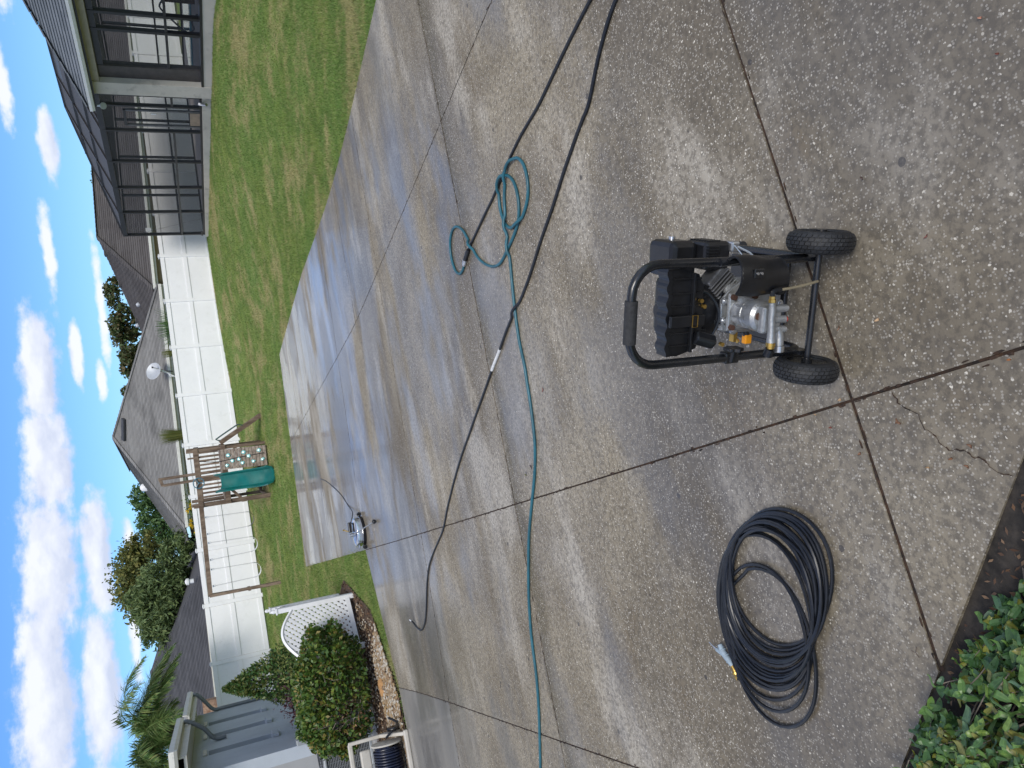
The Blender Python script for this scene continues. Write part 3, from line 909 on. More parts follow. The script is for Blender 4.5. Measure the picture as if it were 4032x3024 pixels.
# ------------------------------------------------------------------ white vinyl fence
def build_fence():
    root = thing('vinyl_fence', 'long white vinyl privacy fence across the back of the lawn', 'fence', (*FA, 0.75))
    step = 14.74 / 8
    rz = math.atan2(FD[1], FD[0])
    c, s = math.cos(rz), math.sin(rz)
    def P(t, o, z): return np.array([FA[0] + FD[0] * t + FN[0] * o, FA[1] + FD[1] * t + FN[1] * o, z])
    def slab(mb, t0, t1, za0, za1, zb0, zb1, o0, o1):
        # za: heights at t0 (bottom, top), zb at t1
        mb.hexa([P(t0, o0, za0), P(t1, o0, zb0), P(t1, o1, zb0), P(t0, o1, za0), P(t0, o0, za1), P(t1, o0, zb1), P(t1, o1, zb1), P(t0, o1, za1)])
    for i in range(-9, 14):
        t0, t1 = i * step, (i + 1) * step
        z0, z1 = float(zfence(t0)), float(zfence(t1))
        mb = MB()
        slab(mb, t0 - .0635, t0 + .0635, z0 - .1, z0 + 1.85, z0 - .1, z0 + 1.85, -.0635, .0635)
        post = mb.build('post', M['vinyl'], root, bevel=0.006)
        cap = MB()
        slab(cap, t0 - .075, t0 + .075, z0 + 1.853, z0 + 1.875, z0 + 1.853, z0 + 1.875, -.075, .075)
        tt = P(t0, 0, z0 + 1.893)
        cap.add([P(t0 - .07, -.07, z0 + 1.876), P(t0 + .07, -.07, z0 + 1.876), P(t0 + .07, .07, z0 + 1.876), P(t0 - .07, .07, z0 + 1.876), tt], [(0, 1, 4), (1, 2, 4), (2, 3, 4), (3, 0, 4)])
        cap.build('post_cap', M['vinyl'], post)
        a, b = t0 + .066, t1 - .066
        za, zb = z0 + (z1 - z0) * .066 / step, z1 - (z1 - z0) * .066 / step
        for h0, h1 in ((.03, .17), (.90, 1.04), (1.68, 1.82)):
            mb = MB(); slab(mb, a, b, za + h0, za + h1, zb + h0, zb + h1, -.032, .032)
            mb.build('rail', M['vinyl'], root, bevel=0.004)
        for h0, h1 in ((.172, .898), (1.042, 1.678)):
            mb = MB()
            nb = 9
            for k in range(nb):
                u0, u1 = k / nb, (k + 1) / nb - .0004
                tk0, tk1 = a + (b - a) * u0, a + (b - a) * u1
                ya, yb = za + (zb - za) * u0, za + (zb - za) * u1
                slab(mb, tk0, tk1, ya + h0, ya + h1, yb + h0, yb + h1, -.011, .011)
            mb.build('panel', M['vinyl'], root)
build_fence()

# ------------------------------------------------------------------ wooden play set with slide, climbing wall and swings
def build_playset():
    d0 = 24.1
    def G(x, y): return float(ground(x, y)) - 0.03
    Y0 = 24.0
    root = thing('wooden_play_set', 'weathered wooden play tower with green slide, climbing wall and swing beam', 'play set', (-1.7, Y0 + .6, G(-1.7, Y0)))
    k = d0 / 23.5
    xr, xl, yb = -0.93, -2.52, Y0 + 1.25
    zd, zt = 1.42, 2.38
    def piece(name, p0, p1, w, h, mat='wood', par=root, up=(0, 0, 1), bev=.006):
        mb = MB(); mb.bar(p0, p1, w, h, up)
        return mb.build(name, M[mat], par, bevel=bev)
    for x in (xr, xl):
        for y in (Y0, yb):
            piece('post', (x, y, G(x, y)), (x, y, zt), .09, .09, up=(0, 1, 0))
    piece('post', (xl - .07, Y0 + .10, G(xl, Y0)), (xl - .07, Y0 + .10, zt - .05), .05, .09, up=(0, 1, 0))
    piece('post', (xr - .20, Y0 + .02, zd), (xr - .20, Y0 + .02, zt - .02), .05, .05, up=(0, 1, 0))
    # the two tall posts in the middle of the far side
    piece('tall_post', (-1.68, yb + .05, zd), (-1.70, yb + .05, 3.24), .085, .085, up=(0, 1, 0))
    piece('tall_post', (-1.86, yb + .06, zd), (-1.90, yb + .06, 3.12), .08, .08, 'wood', up=(0, 1, 0))
    piece('brace', (-1.68, yb + .05, 3.20), (-1.92, yb + .05, 3.13), .05, .09)
    # top rails, deck frame and boards
    piece('rail', (xr + .05, Y0 - .055, 2.13), (xl - .1, Y0 - .055, 2.13), .035, .14)
    piece('rail', (xr + .05, yb + .055, 2.10), (xl - .1, yb + .055, 2.10), .035, .14)
    for x in (xr + .055, xl - .055):
        piece('rail', (x, Y0 - .03, 2.10), (x, yb + .03, 2.10), .035, .14)
    for y in (Y0 - .057, yb + .057):
        piece('deck_beam', (xr + .08, y, zd - .06), (xl - .08, y, zd - .06), .038, .14)
    for x in (xr + .06, xl - .06):
        piece('deck_beam', (x, Y0 - .03, zd - .06), (x, yb + .03, zd - .06), .038, .14)
    nb = 10
    for i in range(nb):
        y = Y0 - .02 + (yb - Y0 + .04) * (i + .5) / nb
        piece('deck_board', (xr + .03, y, zd + .03), (xl - .03, y, zd + .03), .115, .025, 'wood2', bev=0)
    # slats of the far rail and the left rail
    for i in range(12):
        x = xr - .12 - i * .125
        piece('slat', (x, yb - .055, zd + .05), (x, yb - .055, 2.06), .06, .02, up=(0, 1, 0), bev=0)
    for i in range(7):
        y = Y0 + .16 + i * .15
        piece('slat', (xl + .055, y, zd + .05), (xl + .055, y, 2.05), .02, .06, up=(0, 1, 0), bev=0)
    for i in range(3):
        y = Y0 + .22 + i * .3
        piece('slat', (xr - .055, y, zd + .05), (xr - .055, y, 2.05), .02, .06, up=(0, 1, 0), bev=0)
    # knee braces and bottom cross pieces
    piece('brace', (xr, Y0 + .02, .98), (xr - .36, Y0 + .02, zd - .13), .04, .08)
    piece('brace', (xl, Y0 + .02, .98), (xl + .36, Y0 + .02, zd - .13), .04, .08)
    piece('ground_beam', (xl, Y0, G(xl, Y0) + .10), (xl, yb, G(xl, yb) + .10), .06, .09)
    piece('ground_beam', (xl - .05, yb, G(xl, yb) + .12), (xr, yb, G(xr, yb) + .12), .06, .09)
    piece('block', (xl - .06, Y0 + .13, .85), (xl - .06, Y0 + .13, 1.0), .1, .1, up=(0, 1, 0))
    # climbing wall, leaning out towards the lawn
    wy0, wz0, wy1, wz1 = Y0 - .07, zd + .02, Y0 - .62, None
    xc0, xc1 = -1.00, -1.56
    gz = G(-1.28, Y0 - .62)
    wall = None
    nbd = 13
    ldir = np.array([0, wy1 - wy0, gz + .06 - wz0])
    nrm = np.cross(np.array([1.0, 0, 0]), ldir); nrm /= np.linalg.norm(nrm); nrm = nrm if nrm[1] < 0 else -nrm
    for x in (xc0 - .03, xc1 + .03):
        piece('climbing_stringer', np.array((x, wy0, wz0)) - nrm * .045, np.array((x, wy0, wz0)) + ldir - nrm * .045, .04, .07, up=tuple(nrm))
    for i in range(nbd):
        a, b = i / nbd + .004, (i + 1) / nbd - .004
        c = np.array((0, wy0, wz0)) + ldir * (a + b) / 2
        mb = MB(); L = np.linalg.norm(ldir) * (b - a)
        mb.bar((xc0 + .02, c[1], c[2]), (xc1 - .02, c[1], c[2]), .022, L, up=tuple(ldir / np.linalg.norm(ldir)))
        mb.build('climbing_board', M['wood2'], root, bevel=.003)
    rh = np.random.default_rng(2)
    for fx, fl in [(.82, .07), (.30, .12), (.60, .20), (.55, .35), (.22, .46), (.78, .42), (.45, .56), (.75, .66), (.20, .80), (.70, .86)]:
        c = np.array((xc0 + (xc1 - xc0) * fx, wy0, wz0)) + ldir * (fl + .05) + nrm * .016
        u, v = np.array([1.0, 0, 0]), ldir / np.linalg.norm(ldir)
        mb = MB(); vs = []
        m_ = 9
        rad = rh.uniform(.045, .072, m_)
        for h, sc in ((0, 1), (.03, .85), (.045, .4)):
            for j in range(m_):
                a = 2 * math.pi * j / m_
                vs.append(c + nrm * h + (u * math.cos(a) + v * math.sin(a) * 1.15) * rad[j] * sc)
        fs = [(q * m_ + j, q * m_ + (j + 1) % m_, (q + 1) * m_ + (j + 1) % m_, (q + 1) * m_ + j) for q in range(2) for j in range(m_)] + [tuple(range(2 * m_, 3 * m_))]
        mb.add(vs, fs)
        hd = mb.build('climbing_hold', M['hold'], root, smooth=True)
        b2 = MB(); b2.cyl(c + nrm * .044, c + nrm * .052, .012, n=8); b2.build('bolt', M['steel'], hd)
    mb = MB(); pts = [np.array((-1.23, Y0 - .05, 2.10)), np.array((-1.30, Y0 - .07, 1.75)), np.array((-1.32, wy0, wz0)) + nrm * .03]
    pts += [np.array((-1.30 + .10 * f, wy0, wz0)) + ldir * f + nrm * (.03) for f in (.35, .7, .95)]
    mb.tube(spline(pts, 5), .012, 6); mb.build('climbing_rope', M['plastic'], root, smooth=True)
    # slide: a waved trough
    sx0, sx1 = -1.97, -1.78
    ctl = spline([(0, zd + .10), (.10, zd + .06), (.45, zd - .33), (.85, .82), (1.20, .42), (1.50, .24), (1.75, .20)], 6)
    sec = [(-.285, .10), (-.30, .13), (-.27, .14), (-.235, .10), (-.20, .03), (-.12, 0), (0, -.006), (.12, 0), (.20, .03), (.235, .10), (.27, .14), (.30, .13), (.285, .10), (.245, .02), (.14, -.025), (0, -.03), (-.14, -.025), (-.245, .02)]
    mb = MB(); vs = []; nS = len(sec)
    gzs = G(sx1, Y0 - 1.7)
    z_min = min(c[1] for c in ctl)
    for i, (yy, zz) in enumerate(ctl):
        f = i / (len(ctl) - 1)
        j = min(i + 1, len(ctl) - 1); h = max(i - 1, 0)
        tg = np.array([ctl[j][0] - ctl[h][0], ctl[j][1] - ctl[h][1]]); tg /= np.linalg.norm(tg)
        nn = np.array([-tg[1], tg[0]])
        zz2 = zz if zz > .45 else gzs + .05 + (zz - z_min) * 1.0
        for (sx, sh) in sec:
            sh2 = sh * (1.15 + .35 * math.sin(f * 9))
            vs.append((sx0 + (sx1 - sx0) * f + sx * .92, Y0 - .05 - yy - nn[0] * sh2, zz2 + nn[1] * sh2))
    fs = [(i * nS + k, i * nS + (k + 1) % nS, (i + 1) * nS + (k + 1) % nS, (i + 1) * nS + k) for i in range(len(ctl) - 1) for k in range(nS)]
    fs += [tuple(range(nS)), tuple((len(ctl) - 1) * nS + k for k in range(nS))[::-1]]
    mb.add(vs, fs); sl = mb.build('slide', M['slide'], root, smooth=True)
    # steering wheel
    mb = MB(); c = np.array((-1.87, Y0 - .11, 2.13))
    mb.tube([c + .15 * np.array((math.cos(a), .15 * math.sin(a), math.sin(a))) for a in np.linspace(0, 2 * math.pi, 24, endpoint=False)], .014, 6, closed=True)
    for a in (0.5, 2.6, 4.7): mb.cyl(c, c + .15 * np.array((math.cos(a), .15 * math.sin(a), math.sin(a))), .012, n=6)
    mb.build('steering_wheel', pm('blue plastic', (0.05, 0.17, 0.24), .4), root, smooth=True)
    # ladder at the right with green handrails
    lt, lb = np.array((-.80, Y0 + .75, 1.40)), np.array((-.08, Y0 + .55, 0))
    lb[2] = G(lb[0], lb[1])
    for o in (0, .48):
        piece('ladder_rail', lt + np.array((0, o - .24, 0)), lb + np.array((0, o - .24, 0)), .04, .12)
        mb = MB()
        r0, r1 = lt + (lb - lt) * .08 + np.array((0, o - .24, .06)), lt + (lb - lt) * .62 + np.array((0, o - .24, .06))
        up = np.array((.06, 0, .16))
        mb.tube(spline([r0, r0 + up * .8, r0 + up + (r1 - r0) * .1, r1 + up - (r1 - r0) * .1, r1 + up * .8, r1], 5), .014, 6)
        mb.build('handrail', M['green_rail'], root, smooth=True)
    for i in range(5):
        p = lt + (lb - lt) * (i + .7) / 5.6
        piece('ladder_step', p + np.array((0, -.22, 0)), p + np.array((0, .22, 0)), .12, .03, 'wood2', bev=0)
    # swing beam and its leaning end legs
    b0, b1 = np.array((xl - .02, Y0 + .35, 2.13)), np.array((-5.30, Y0 + .30, 2.15))
    piece('swing_beam', b0, b1, .09, .13)
    for o, dx in ((-.50, .115), (1.10, -.25)):
        f = np.array((-5.30 + dx, Y0 + .30 + o, 0)); f[2] = G(f[0], f[1])
        piece('swing_leg', b1 + np.array((.02, o * .06, .02)), f, .085, .085, up=(0, 1, 0))
    piece('brace', (-5.31, Y0 + .12, 1.05), (-5.31, Y0 + .62, 1.05), .04, .08)
    for n_, (xa, xb, zb, seat) in enumerate([(-2.95, -3.45, .72, 'plastic'), (-3.72, -4.23, .70, 'white'), (-4.52, -5.02, .68, 'white')]):
        yb_ = Y0 + .33
        which = ['dark strap swing nearest the play tower', 'middle swing with white strap seat on chains', 'white strap swing nearest the leaning end post'][n_]
        sw = thing('swing', which, 'swing', (.5 * (xa + xb), yb_, zb), group='swings hanging from the beam')
        for xq in (xa, xb):
            mbk = MB()
            mbk.box((xq, yb_, 2.045), (.05, .03, .03)); mbk.tube([(xq + .022 * math.cos(a), yb_, 2.00 + .03 * math.sin(a)) for a in np.linspace(0, 6.28, 10, endpoint=False)], .007, 5, closed=True)
            mbk.build('hanger', M['steel'], sw)
            mbk = MB()
            xe = xq + (xb - xa) * .06 * (1 if xq == xa else -1)
            nl = 34; z1_ = zb + .17
            for i in range(nl):
                f0, f1 = i / nl, (i + .92) / nl
                za, zc = 1.97 + (z1_ - 1.97) * f0, 1.97 + (z1_ - 1.97) * f1
                xx = xq + (xe - xq) * f0
                w_ = .011
                o_ = (w_, 0) if i % 2 else (0, w_)
                for sgn in (-1, 1):
                    mbk.tube([(xx + sgn * o_[0], yb_ + sgn * o_[1], za), (xx + sgn * o_[0], yb_ + sgn * o_[1], zc)], .0035, 4)
            mbk.build('chain', M['chain'], sw)
        mbk = MB(); xm, hw = .5 * (xa + xb), abs(xb - xa) * .44
        top, bot = [], []
        for i in range(13):
            a = math.pi * i / 12
            top.append((xm - hw * math.cos(a), zb + .17 - .19 * math.sin(a)))
        vs = []
        for (xx, zz) in top:
            vs += [(xx, yb_ - .07, zz), (xx, yb_ + .07, zz), (xx, yb_ + .07, zz - .012), (xx, yb_ - .07, zz - .012)]
        mbk.add(vs, [(4 * i + k, 4 * i + (k + 1) % 4, 4 * i + 4 + (k + 1) % 4, 4 * i + 4 + k) for i in range(12) for k in range(4)])
        mbk.build('seat', M[seat], sw, smooth=True)
build_playset()

# ------------------------------------------------------------------ white lattice screen in front of the condenser
def build_lattice():
    root = thing('lattice_screen', 'white arched lattice screen standing beside the round bush', 'lattice', (-3.2, 12.6, 0))
    A, B, Cc = np.array((-3.20, 12.62)), np.array((-3.86, 12.02)), np.array((-3.52, 14.05))
    H = 1.10
    def post(p, h=1.22):
        mb = MB(); mb.box((p[0], p[1], h / 2), (.075, .075, h), None); o = mb.build('post', M['white'], root, bevel=.004)
        mb = MB(); mb.box((p[0], p[1], h + .013), (.10, .10, .022)); mb.lathe([(0, .10), (.022, .09), (.034, .06), (.024, .03), (.03, .026)], (p[0], p[1], h), n=10)
        mb.build('post_cap', M['white'], o, smooth=True)
    post(A); post(B, .98); post(Cc)
    def panel(P, Q, arch):
        d = (Q - P); L = np.linalg.norm(d); d /= L
        nv = np.array([-d[1], d[0]])
        def W(s, z, o=0.): return np.array([P[0] + d[0] * s + nv[0] * o, P[1] + d[1] * s + nv[1] * o, z])
        top = lambda s: H - .10 + (arch * math.sin(math.pi * min(1, max(0, (s - .04) / (L - .08)))))
        n = 16
        mb = MB(); mb.tube([W(.04 + (L - .08) * i / n, top(.04 + (L - .08) * i / n)) for i in range(n + 1)], .028, 4); mb.build('top_rail', M['white'], root)
        mb = MB(); mb.bar(W(.03, .11), W(L - .03, .11), .045, .07); mb.build('bottom_rail', M['white'], root)
        for sgn, off in ((1, -.006), (-1, .006)):
            c = -H * 1.2
            while c < L + H * 1.2:
                pts = []
                for i in range(60):
                    z = .12 + (H + .12) * i / 59
                    s_ = c + sgn * z if sgn > 0 else c - z + H
                    if .04 < s_ < L - .04 and .12 < z < top(s_): pts.append((s_, z))
                if len(pts) > 2:
                    mb = MB(); (s0, z0), (s1, z1) = pts[0], pts[-1]
                    mb.bar(W(s0, z0, off), W(s1, z1, off), .0095, .043, up=tuple(np.cross(W(s1, z1) - W(s0, z0), np.array([nv[0], nv[1], 0]))))
                    mb.build('slat', M['white'], root)
                c += .098
    panel(A, B, .20); panel(A, Cc, .12)
build_lattice()

# ------------------------------------------------------------------ foliage helpers
def leaf_quads(C, size, r, up=0.3, aspect=2.0, normal=None, curl=0.15):
    """diamond leaves of four points, bent a little, at centres C"""
    n = len(C)
    d = r.normal(0, 1, (n, 3)); d[:, 2] += up
    if normal is not None: d += normal * 1.2
    d /= np.linalg.norm(d, axis=1)[:, None]
    q = r.normal(0, 1, (n, 3)); s = np.cross(d, q); s /= np.linalg.norm(s, axis=1)[:, None] + 1e-9
    nn = np.cross(d, s)
    L = size * r.uniform(.65, 1.3, n)[:, None]; W = L / aspect
    mid = nn * L * curl
    V = np.stack([C - d * L * .5, C + s * W * .5 + mid, C + d * L * .5, C - s * W * .5 + mid], 1)
    return V.reshape(-1, 3)

def blob_points(c, rad, n, r, nclump=40, spread=0.34, shell=0.55, flat_bottom=None):
    """points in clumps through an ellipsoid"""
    u = r.normal(0, 1, (nclump, 3)); u /= np.linalg.norm(u, axis=1)[:, None]
    rr = r.uniform(shell, 1, nclump)[:, None]
    cc = u * rr
    k = r.integers(0, nclump, n)
    p = cc[k] + r.normal(0, 1, (n, 3)) * spread * r.uniform(.5, 1, nclump)[k][:, None]
    p = p * np.array(rad) + np.array(c)
    if flat_bottom is not None: p = p[p[:, 2] > flat_bottom]
    return p

def branchy(mb, base, top, r0, spread, n, r, taper=.35):
    base, top = np.array(base, float), np.array(top, float)
    mid = base + (top - base) * .5 + r.normal(0, .04, 3) * np.linalg.norm(top - base)
    path = spline([base, mid, top], 5)
    mb.tube(path, np.linspace(r0, r0 * taper, len(path)), 7)
    for i in range(n):
        f = r.uniform(.35, .95)
        p = path[int(f * (len(path) - 1))]
        a = r.uniform(0, 6.28); L = r.uniform(.5, 1) * spread
        e = p + np.array([math.cos(a) * L, math.sin(a) * L, r.uniform(.3, .9) * L])
        m_ = (p + e) / 2 + np.array([0, 0, -.08 * L])
        pp = spline([p, m_, e], 3)
        mb.tube(pp, np.linspace(r0 * .45, r0 * .08, len(pp)), 5)

def tree(name, label, base, h_trunk, crowns, mat, leaf, n, seed, group='trees beyond the white fence', r0=.18, limbs=14, aspect=2.0):
    r = np.random.default_rng(seed)
    root = thing(name, label, 'tree', base, group=group)
    top = np.mean([c[0] for c in crowns], 0)
    mb = MB(); branchy(mb, base, top, r0, np.mean([c[1] for c in crowns]) * .9, limbs, r)
    mb.build('trunk', M['bark'], root, smooth=True)
    V = []
    tot = sum(np.prod(c[1]) ** (2 / 3) for c in crowns)
    for (c, rad) in crowns:
        m_ = int(n * np.prod(rad) ** (2 / 3) / tot)
        p = blob_points(c, rad, m_, r, nclump=max(12, int(26 * np.prod(rad) ** .25)), spread=.22)
        V.append(leaf_quads(p, leaf, r, up=.2, aspect=aspect))
    V = np.concatenate(V)
    np_mesh('crown', V, np.arange(len(V)), M[mat], root, kind=None)
    return root

def PX(x, y, d): return pd(x, y, d)
S22 = 1.8228
def P22(x, y, d): return pd(x * S22, y * S22, d)

# trees (places read off the photograph, distances beyond the fence)
def gz(p): return np.array([p[0], p[1], .5])
def mtree(name, label, px, d, mat, leaf, n, seed, rads, r0=.2, aspect=2.0):
    crowns = [(P22(x, y, d + dd), np.array(rd)) for (x, y, dd), rd in zip(px, rads)]
    c0 = np.mean([c[0] for c in crowns], 0)
    return tree(name, label, np.array([c0[0], c0[1], .4]), 2, crowns, mat, leaf, n, seed, r0=r0, aspect=aspect)
mtree('evergreen_tree', 'big dark green feathery tree behind the swing beam', [(355, 1255, 0), (335, 1330, 0), (385, 1190, 0), (310, 1285, 1), (370, 1330, 0), (395, 1270, 0)], 42, 't_dark', .27, 13000, 31,
      [(1.2, 1.3, 1.0), (1.3, 1.4, 1.0), (.8, 1.0, .7), (1.1, 1.2, .8), (1.3, 1.3, 1.0), (1.3, 1.2, .8)], .28, 3.2)
mtree('oak_tree', 'olive yellow broadleaf tree rising behind the dark feathery tree', [(295, 1215, 0), (290, 1255, 0), (320, 1290, 1), (310, 1190, 0)], 52, 't_olive', .24, 8000, 32, [(1.5, 1.5, 1.2), (1.8, 1.6, 1.3), (1.8, 1.6, 1.3), (1.3, 1.4, 1.0)], .25, 1.7)
mtree('oak_tree', 'green tree seen behind the left slope of the grey roof', [(305, 1075, 0), (320, 1110, 0), (345, 1145, 0), (365, 1165, 0), (330, 1140, 1), (385, 1185, 0)], 60, 't_green', .26, 5200, 33, [(1.0, 1.2, .8), (1.3, 1.2, 1.0), (1.4, 1.3, 1.1), (1.3, 1.3, 1.0), (1.1, 1.2, .9), (1.2, 1.2, 1.0)], .25, 2.0)
mtree('magnolia_tree', 'bronze leaved tree above where the two neighbouring roofs meet', [(265, 715, 0), (280, 745, 0), (255, 700, 0), (275, 690, 0), (290, 770, 0)], 60, 't_red', .30, 2600, 34, [(1.3, 1.1, .8), (1.2, 1.1, .8), (.9, .9, .6), (1.1, 1.0, .9), (.9, .9, .7)], .2, 1.7)
mtree('magnolia_tree', 'small bronze leaved tree just above the right slope of the grey roof', [(285, 790, 0), (275, 775, 0)], 58, 't_red', .28, 1000, 35, [(.9, .9, .7), (.7, .8, .5)], .15, 1.7)
mtree('magnolia_tree', 'bronze tree tips showing over the dark brown roof ridge', [(242, 615, 0), (243, 640, 0)], 62, 't_red', .26, 900, 36, [(.8, .8, .6), (.9, .8, .6)], .15, 1.7)
mtree('magnolia_tree', 'tiny bronze tree tip beside the grey roof apex', [(272, 848, 0)], 62, 't_red', .24, 250, 37, [(.6, .6, .35)], .12, 1.7)
mtree('far_tree', 'sliver of green tree top over the pool screen roof', [(213, 380, 0), (222, 430, 0), (230, 470, 0)], 70, 't_green', .26, 900, 38, [(.8, .8, .6), (.9, .8, .5), (.8, .8, .5)], .15, 1.8)

# ------------------------------------------------------------------ shrubs
def build_bush():
    r = np.random.default_rng(41)
    c = np.array((-4.36, 11.80, .62))
    root = thing('round_bush', 'large clipped leafy green bush with dead twiggy patches beside the lattice', 'bush', (c[0], c[1], 0))
    mb = MB()
    for i in range(14):
        a = r.uniform(0, 6.28); e = c + np.array([math.cos(a) * r.uniform(.3, .75), math.sin(a) * r.uniform(.3, .7), r.uniform(-.2, .45)])
        b = np.array([c[0] + r.normal(0, .08), c[1] + r.normal(0, .08), 0.0])
        p = spline([b, (b + e) / 2 + np.array([0, 0, .12]), e], 4); mb.tube(p, np.linspace(.018, .005, len(p)), 5)
    mb.build('stem', M['bark'], root, smooth=True)
    # a clipped, slightly boxy body: super-ellipsoid shell, opener below
    n = 15000
    u = r.normal(0, 1, (n, 3)); u /= np.linalg.norm(u, axis=1)[:, None]
    k = 1 / (np.abs(u[:, 0]) ** 2.7 + np.abs(u[:, 1]) ** 2.7 + np.abs(u[:, 2]) ** 2.7) ** (1 / 2.7)
    lump = 1 + .10 * np.sin(u[:, 0] * 7 + 1) * np.sin(u[:, 1] * 6) + .06 * np.sin(u[:, 2] * 11 + u[:, 0] * 5)
    p = u * k[:, None] * lump[:, None] * r.uniform(.62, 1.0, n)[:, None] ** .5 * np.array((.90, .82, .56)) + c
    keep = (p[:, 2] > .12) & ~((p[:, 2] < .38) & (r.uniform(0, 1, n) < .55))
    # thin, dead hollow on the side facing the drive
    hol = np.linalg.norm((p - (c + np.array([-.25, -.85, -.12]))) / np.array([.34, .5, .27]), axis=1) < 1
    keep &= ~(hol & (r.uniform(0, 1, n) < .80))
    p, uu = p[keep], u[keep]
    V = leaf_quads(p, .074, r, up=.5, aspect=1.75, normal=uu * .5)
    np_mesh('foliage', V, np.arange(len(V)), M['bush'], root, kind='stuff')
    q = c + np.array([-.25, -.55, -.12]) + r.normal(0, 1, (200, 3)) * np.array([.20, .12, .16])
    V = leaf_quads(q, .05, r, up=-.3, aspect=1.9)
    np_mesh('dead_leaves', V, np.arange(len(V)), M['dead'], root, kind='stuff')
    mb = MB()
    for i in range(190):
        if i < 90: b = c + np.array([-.25, -.45, -.1]) + r.normal(0, 1, 3) * np.array([.22, .15, .2])
        else:
            w = r.normal(0, 1, 3); w /= np.linalg.norm(w); w[1] = -abs(w[1]); b = c + w * np.array([.92, .80, .54]) * .93
        e = b + r.normal(0, .07, 3) + np.array([0, -.03, .05])
        mb.tube([b, (b + e) / 2 + r.normal(0, .012, 3), e], [.004, .003, .0015], 4)
    mb.build('twigs', M['twig'], root, kind='stuff')
build_bush()

def build_cone():
    r = np.random.default_rng(43)
    b = P22(610, 1462, 16.2); x, y = b[0], b[1]
    tip = P22(484, 1489, 16.2); H = tip[2]
    root = thing('conical_shrub', 'tall pointed evergreen shrub standing between the bush and the blue grey house', 'shrub', (x, y, 0))
    mb = MB(); mb.tube(spline([(x, y, 0), (x + .02, y, H * .5), (tip[0], tip[1], H - .05)], 5), np.linspace(.05, .008, 11), 6)
    mb.build('trunk', M['bark'], root, smooth=True)
    n = 5200
    f = r.uniform(.10, 1, n) ** 1.0
    R = np.where(f < .42, .56 - .05 * (.42 - f), .56 * ((1 - f) / .58) ** .95) + .02
    a = r.uniform(0, 6.28, n)
    lob = 1 + .16 * np.sin(a * 5 + f * 9) + r.normal(0, .08, n)
    rad = R * lob * r.uniform(.45, 1, n) ** .4
    px_ = x + (tip[0] - x) * f + rad * np.cos(a); py_ = y + (tip[1] - y) * f + rad * np.sin(a)
    p = np.stack([px_, py_, f * H + r.normal(0, .02, n)], -1)
    V = leaf_quads(p, .085, r, up=.9, aspect=2.3, normal=np.stack([np.cos(a), np.sin(a), np.zeros(n)], -1) * .6)
    np_mesh('foliage', V, np.arange(len(V)), M['cone'], root, kind='stuff')
    q = P22(642, 1515, 14.6)
    root = thing('purple_shrub', 'low dark purple leaved shrub against the house wall behind the bush', 'shrub', (q[0], q[1], 0))
    mb = MB()
    for i in range(9):
        e = np.array([q[0] + r.normal(0, .22), q[1] + r.normal(0, .2), r.uniform(.6, 1.05)])
        mb.tube(spline([(q[0], q[1], 0), ((q[0] + e[0]) / 2, (q[1] + e[1]) / 2, .5 * e[2] + .1), e], 3), .008, 5)
    mb.build('stem', M['bark'], root)
    p = blob_points((q[0] - .05, q[1], .72), (.5, .4, .42), 1300, r, 22, .25)
    V = leaf_quads(p, .07, r, aspect=1.9); np_mesh('foliage', V, np.arange(len(V)), M['purple'], root, kind='stuff')
build_cone()

